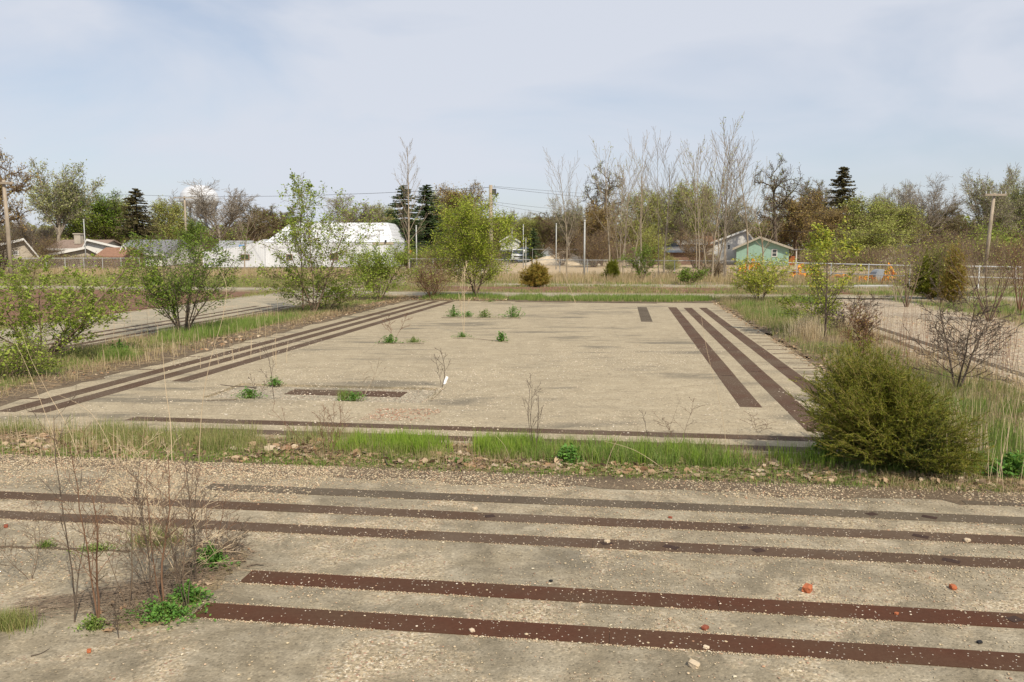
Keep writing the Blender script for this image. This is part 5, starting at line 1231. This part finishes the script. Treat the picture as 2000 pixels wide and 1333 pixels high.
# ================================================================== FAR TREES
TP = {}
def template(key, kind, seed, bk, lf, nl=0, ls=.3, wid=7, stems=1, spread=0, r=.28, **k):
    R = plant(kind, 10, r, seed, stems, spread, nl, ls, k.pop('lfl', 2), wid, rmin=k.pop('rmin', .017), base=k.pop('base', .6), nmul=k.pop('nmul', 1)*1.35, **k)
    TP[key] = (plant_meshes(key, R, M[bk], M['lf_'+lf] if lf else None), wid)
template('budding', 'vase', 301, 'bk_grey', 'budgrey', 8000, .21, 8.5, jitter=.22)
template('greybare', 'vase', 302, 'bk_grey', None, wid=9, nmul=1.25)
template('greybare2', 'vase', 303, 'bk_grey', 'budgrey', 4200, .17, wid=7, nmul=1.2, jitter=.2)
template('leafy', 'round', 304, 'bk_dark', 'mid', 8000, .26, 7.5, jitter=.35)
template('leafy2', 'round', 305, 'bk_dark', 'green', 8500, .26, 7, jitter=.35)
template('haze', 'round', 306, 'bk_brown', 'bud', 12000, .22, 8, jitter=.4)
template('rusty', 'round', 307, 'bk_brown', 'rust', 10000, .2, 7.5, jitter=.3, nmul=1.1)
template('barebrown', 'round', 308, 'bk_brown', 'olive', 4500, .18, wid=7.5, nmul=1.2)
template('gnarled', 'gnarly', 309, 'bk_dark', 'budgrey', 1500, .16, wid=7, jitter=.2)
template('gnarled2', 'gnarly', 310, 'bk_brown', 'rust', 2500, .16, wid=7.5, jitter=.2)
template('poplar', 'poplar', 311, 'bk_pale', None, wid=2.6, r=.10, rmin=.008)
template('whip1', 'whips', 312, 'bk_pale', None, wid=3.2, r=.072, rmin=.008, stems=1)
template('whip2', 'whips', 313, 'bk_pale', 'bud', 260, .10, wid=3.6, r=.07, rmin=.008, stems=3, spread=.12)
template('whip3', 'whips', 314, 'bk_grey', None, wid=3.0, r=.065, rmin=.008, stems=2, spread=.1)
template('lean', 'whips', 315, 'bk_pale', 'bud', 160, .10, wid=4.6, r=.06, rmin=.008, stems=3, spread=.3)
template('bushy', 'shrub', 316, 'bk_brown', 'bud', 9500, .26, 9, stems=12, spread=.5, r=.12, lfl=1, jitter=.4)
template('greenbush', 'shrub', 317, 'bk_brown', 'mid', 7500, .28, 9, stems=12, spread=.5, r=.12, lfl=1, jitter=.4)
template('barebush', 'shrub', 318, 'bk_brown', 'rust', 1500, .2, 9, stems=16, spread=.5, r=.1, lfl=1, jitter=.3)
for key, sd_, w_, lf_ in (('spruce', 321, 6.6, 'pine'), ('spruce2', 322, 6.0, 'pine'), ('spruceb', 323, 7, 'pinebrown')):
    TP[key] = (conifer_parts(key, spruce(10, w_, sd_, 30, 11, 24, .36), M['bk_dark'], M['lf_'+lf_]), w_)
TP['firlet'] = (conifer_parts('firlet', spruce(10, 9, 324, 22, 11, 16, .5), M['bk_dark'], M['lf_pine']), 9)
_k = [0]
def far(key, px, ytop, wpx, Y, label, name='tree', cat='tree', group=None, rz=None):
    parts, w0 = TP[key]; h = zat(ytop, Y); w = wpx*Y/FP; s = h/10; sw = w/w0; _k[0] += 1
    sw = min(max(sw, s*.6), s*1.9)
    rg = random.Random(_k[0]*7); t = thing(name, label, cat, (at(px, Y, h/2), Y, -.05), group, rg.uniform(0, 6.28) if rz is None else rz); t.scale = (sw, sw, s)
    for n, me in parts: obj(n, me, t)
GT_ = 'trees in the far tree line'
for a in (
 ('gnarled2', -28, 262, 150, 62, 'reddish bare tree reaching in from the left edge', 'bare_tree'),
 ('budding', 108, 314, 150, 118, 'big spreading tree with greyish spring buds at the far left', 'budding_tree'),
 ('greybare', 60, 420, 110, 124, 'low bare tree leaning left of the big spreading tree', 'bare_tree'),
 ('leafy', 152, 388, 90, 130, 'green leafy tree just right of the big spreading tree', 'leafy_tree'),
 ('leafy2', 205, 374, 90, 134, 'taller green leafy tree left of the brownish spruce', 'leafy_tree'),
 ('haze', 236, 384, 66, 138, 'olive tree directly behind the left side of the brownish spruce', 'budding_tree'),
 ('spruceb', 268, 362, 125, 116, 'brownish dark spruce alone on the left', 'spruce'),
 ('haze', 322, 389, 80, 132, 'olive brown tree between the brownish spruce and the water tower', 'budding_tree'),
 ('greybare', 430, 358, 138, 140, 'wide grey bare tree in front of the water tower', 'bare_tree'),
 ('leafy2', 378, 428, 50, 112, 'small green tree at the foot of the water tower', 'leafy_tree'),
 ('barebrown', 490, 398, 70, 142, 'brown bare tree right of the water tower tree', 'bare_tree'),
 ('whip1', 476, 404, 67, 84, 'slim pale bare sapling before the brown trees at the left', 'bare_sapling'),
 ('barebrown', 548, 402, 90, 148, 'low brown tree behind the left end of the white building', 'bare_tree'),
 ('greybare2', 690, 380, 100, 136, 'grey budding tree behind the roof of the white building', 'budding_tree'),
 ('haze', 742, 398, 66, 140, 'olive haze tree left of the paired spruces', 'budding_tree'),
 ('spruce', 789, 355, 135, 104, 'left one of the two dark spruces beside the white building', 'spruce'),
 ('spruce2', 833, 354, 128, 108, 'right one of the two dark spruces beside the white building', 'spruce'),
 ('poplar', 797, 268, 62, 76, 'tall slender bare poplar standing before the two spruces', 'bare_sapling'),
 ('rusty', 898, 357, 104, 128, 'large round brownish tree behind the lime tree', 'budding_tree'),
 ('haze', 862, 372, 56, 134, 'greenish tree between the spruces and the round brownish tree', 'budding_tree'),
 ('greybare2', 1018, 410, 34, 160, 'tiny dark crowned tree on the skyline right of the pole', 'budding_tree'),
 ('firlet', 1042, 443, 56, 116, 'squat dark evergreen between the white house and the sand pile', 'evergreen'),
 ('barebrown', 975, 415, 60, 150, 'low bare brown tree behind the middle pole', 'bare_tree'),
 ('barebrown', 1070, 414, 80, 152, 'bare brown tree on the skyline above the sand pile', 'bare_tree'),
 ('haze', 1040, 424, 70, 156, 'low olive tree on the skyline above the evergreen', 'budding_tree'),
 ('whip1', 1108, 292, 80, 58, 'pale bare sapling nearest the tall post by the sand pile', 'bare_sapling'),
 ('greybare2', 1112, 384, 66, 132, 'round grey bare tree behind the pale sapling and post', 'bare_tree'),
 ('gnarled', 1172, 318, 92, 108, 'crooked grey brown tree above the rusty crown, right of the tall post', 'bare_tree'),
 ('rusty', 1176, 392, 74, 100, 'rusty brown leafed tree under the crooked grey crown', 'budding_tree'),
 ('whip2', 1206, 268, 96, 60, 'bare poplar clump furthest left in the poplar row', 'bare_sapling'),
 ('lean', 1222, 330, 117, 62, 'leaning pale saplings low in the poplar row', 'bare_sapling'),
 ('whip1', 1254, 246, 85, 61, 'pale bare poplar left of the gap of open sky', 'bare_sapling'),
 ('whip3', 1290, 244, 80, 62, 'grey bare poplar just left of the gap of open sky', 'bare_sapling'),
 ('haze', 1250, 372, 80, 118, 'olive budding tree behind the bare poplars on the left of the row', 'budding_tree'),
 ('greybare2', 1300, 350, 90, 124, 'grey budding tree under the gap of open sky', 'budding_tree'),
 ('haze', 1345, 354, 96, 116, 'yellow olive crowned tree in the middle of the poplar row', 'budding_tree'),
 ('gnarled', 1332, 400, 60, 106, 'dark trunked tree before the yellow olive crown', 'bare_tree'),
 ('whip2', 1376, 226, 109, 58, 'tallest bare poplar clump, just right of the gap of open sky', 'bare_sapling'),
 ('whip3', 1418, 236, 98, 59, 'dense upright poplar in the middle of the right group', 'bare_sapling'),
 ('whip1', 1464, 256, 93, 60, 'rightmost tall bare poplar of the row', 'bare_sapling'),
 ('lean', 1398, 300, 156, 60, 'slanting bare saplings before the white gable', 'bare_sapling'),
 ('greybare2', 1425, 380, 90, 126, 'grey green tree behind the right group of poplars', 'budding_tree'),
 ('whip1', 1492, 380, 104, 72, 'slanting pale sapling before the green house', 'bare_sapling'),
 ('gnarled', 1524, 302, 82, 104, 'tall gnarled dark tree with twisted limbs', 'bare_tree'),
 ('rusty', 1556, 374, 110, 112, 'broad rusty brown tree right of the gnarled tree', 'budding_tree'),
 ('barebrown', 1590, 352, 80, 136, 'bare grey brown tree between gnarled tree and spruce', 'bare_tree'),
 ('spruceb', 1644, 318, 130, 122, 'dark brown green spruce standing alone on the right', 'spruce'),
 ('rusty', 1622, 400, 80, 116, 'brown tree under the right hand spruce', 'budding_tree'),
 ('haze', 1695, 384, 95, 118, 'light green hazy tree just right of the spruce', 'budding_tree'),
 ('greybare2', 1735, 358, 70, 138, 'thin grey tree between spruce and vase shaped tree', 'bare_tree'),
 ('haze', 1752, 396, 95, 112, 'light green hazy tree before the vase shaped tree', 'budding_tree'),
 ('greybare', 1796, 343, 92, 118, 'grey bare vase shaped tree with fanning twigs', 'bare_tree'),
 ('barebrown', 1850, 396, 70, 126, 'brownish low tree right of the vase shaped tree', 'bare_tree'),
 ('greybare2', 1926, 326, 90, 108, 'tall thin bare tree behind the leaning pole', 'bare_tree'),
 ('budding', 1992, 330, 96, 116, 'grey green budding tree at the right edge', 'budding_tree'),
 ('budding', 1950, 350, 66, 124, 'smaller budding tree between the leaning pole and right edge', 'budding_tree'),
 ('greenbush', 1975, 430, 120, 84, 'bright green bush mass at the right edge below the budding tree', 'leafy_bush'),
 ('bushy', 1700, 430, 150, 100, 'olive green thicket behind the rail fence', 'leafy_bush'),
 ('greenbush', 1625, 468, 70, 110, 'green bush behind the yellowish young tree', 'leafy_bush'),
 ('barebush', 1845, 440, 110, 90, 'purplish brown bare thicket behind the right fence', 'bare_bush'),
 ('barebush', 1160, 440, 90, 92, 'brown bare thicket right of the sand pile', 'bare_bush'),
 ('bushy', 1272, 440, 70, 90, 'olive budding thicket behind the poplar row', 'leafy_bush'),
 ('barebush', 1360, 440, 90, 88, 'tangled bare thicket before the dark blue house', 'bare_bush'),
 ('greenbush', 800, 486, 70, 86, 'small green bush beneath the slender poplar', 'leafy_bush'),
 ('greenbush', 858, 476, 60, 88, 'green bush between the spruces and the lime tree', 'leafy_bush'),
 ('barebush', 1098, 470, 60, 100, 'bare brown bush left of the tall post', 'bare_bush'),
 ('barebush', -6, 440, 90, 66, 'reddish bare thicket at the left edge below the pole', 'bare_bush'),
 ('barebush', 96, 455, 56, 88, 'brown thicket around the trunk of the big spreading tree', 'bare_bush'),
 ('barebush', 1392, 500, 70, 60, 'low reddish brush at the foot of the tall poplars', 'bare_bush'),
 ('bushy', 1310, 500, 46, 74, 'small olive bush by the fence in the poplar row', 'leafy_bush')):
    key, px, yt, wp, Yd, lb, nm = a
    far(key, px, yt, wp, Yd, lb, nm, 'bush' if 'bush' in nm else ('spruce' if nm == 'spruce' else ('sapling' if 'sapling' in nm else 'tree')),
        {'bare_sapling': 'bare poplar saplings along the fence'}.get(nm, GT_))

# ------------------------------------------------------------------ the wooded mass behind everything: nobody could count it
def wood(name, label, pts, bk, lfs, nt, nl, seed, depth=8, ls=.34, tr=1):
    """pts: (px, ytop) line of the tops at distance Y; twigs rise from the ground, leaf clumps over them"""
    g = np.random.default_rng(seed)
    pxs = np.array([p[0] for p in pts]); tops = np.array([p[1] for p in pts]); Ys_ = np.array([p[2] for p in pts])
    def top(px): return np.interp(px, pxs, tops), np.interp(px, pxs, Ys_)
    n = nt; px = g.uniform(pxs[0], pxs[-1], n); ty, Yb = top(px); Yd = Yb+g.uniform(0, depth, n)
    lump_ = .72+.34*fbm(px/16.0, px*0+seed, seed)
    H = np.array([zat(a, b) for a, b in zip(ty, Yd)])*lump_
    x = (px-1000)/FP*Yd; z0 = H*g.uniform(0, .75, n); L = (H-z0)*g.uniform(.4, 1.0, n); a = g.uniform(0, 6.283, n); k = g.uniform(.1, .55, n)
    P = np.stack([x, Yd, z0], 1); Q = P+np.stack([np.cos(a)*k*L, np.sin(a)*k*L, L], 1); r = g.uniform(.02, .05, n)*tr
    V, F = tubes(P, Q, r, r*.4, 3)
    VV = [V]; FF = [F]; mi = [np.zeros(len(F))]
    base = len(V)
    out = obj(name, mesh(name, V, [F], M[bk])); props(out, label, 'woodland', kind='stuff')
    for j, lf in enumerate(lfs):
        m = nl//len(lfs); px = g.uniform(pxs[0], pxs[-1], m*3)
        c = fbm(px/34.0+j*9.7, px*0+.5+j, seed+3)+g.uniform(-.08, .08, len(px)); px = px[c > .43][:m]; m = len(px)
        ty, Yb = top(px); Yd = Yb+g.uniform(0, depth, m); lump_ = .72+.34*fbm(px/16.0, px*0+seed, seed)
        H = np.array([zat(a, b) for a, b in zip(ty, Yd)])*lump_; x = (px-1000)/FP*Yd
        z = H*g.uniform(.02, 1.0, m)**.8
        cl = vnoise(x*.8+j*5, z*.9+Yd*.3, seed+j) > .36; P = np.stack([x, Yd, z], 1)[cl]
        V, F = leaves(P, ls, .3, .7, seed+j); o = obj('foliage', mesh(name+'_foliage', V, [F], M['lf_'+lf]), out)
wood('far_woodland', 'brown and olive wood closing the view behind the left houses',
     [(-400,420,150),(0,425,150),(120,440,150),(200,430,150),(300,432,150),(420,436,155),(520,420,160),(640,424,160),(760,420,160),(860,425,160)], 'bk_brown', ('olive', 'bud', 'mid', 'bud'), 18000, 80000, 1)
wood('far_woodland', 'brown wood closing the view behind the middle pole and sand pile',
     [(860,418,160),(930,414,165),(1000,418,170),(1100,412,170),(1200,415,150)], 'bk_brown', ('rust', 'bud', 'olive'), 9000, 34000, 2)
wood('far_woodland', 'dense brown and green wood closing the view on the right',
     [(1200,418,150),(1300,424,150),(1400,428,145),(1480,420,140),(1560,408,132),(1700,402,130),(1850,414,128),(1960,412,125),(2100,410,125),(2500,410,125)], 'bk_brown', ('olive', 'bud', 'mid', 'rust', 'bud'), 15000, 80000, 3)

wood('fence_brush', 'thin bare brush growing along the left fence before the houses', [(-120,492,78),(40,500,78),(120,492,79),(280,504,79)], 'bk_brown', ('rust', 'bud'), 3600, 2600, 11, 3, .12, .35)
wood('fence_brush', 'reddish brown brush growing behind the poplars', [(1130,468,94),(1240,470,94),(1330,486,106),(1400,492,108)], 'bk_brown', ('rust', 'olive', 'bud'), 2600, 2600, 12, 4, .16, .4)
wood('fence_brush', 'brown and olive brush growing behind the rail fence', [(1560,486,80),(1640,478,78),(1760,470,76),(1860,462,74),(1960,456,72),(2150,452,72)], 'bk_brown', ('bud', 'olive', 'rust', 'mid'), 4200, 11000, 13, 5, .15, .35)
wood('fence_brush', 'low olive brush between the white building and the pole', [(770,492,94),(860,484,92),(980,490,96)], 'bk_brown', ('mid', 'bud'), 1500, 3000, 14, 4, .16, .4)
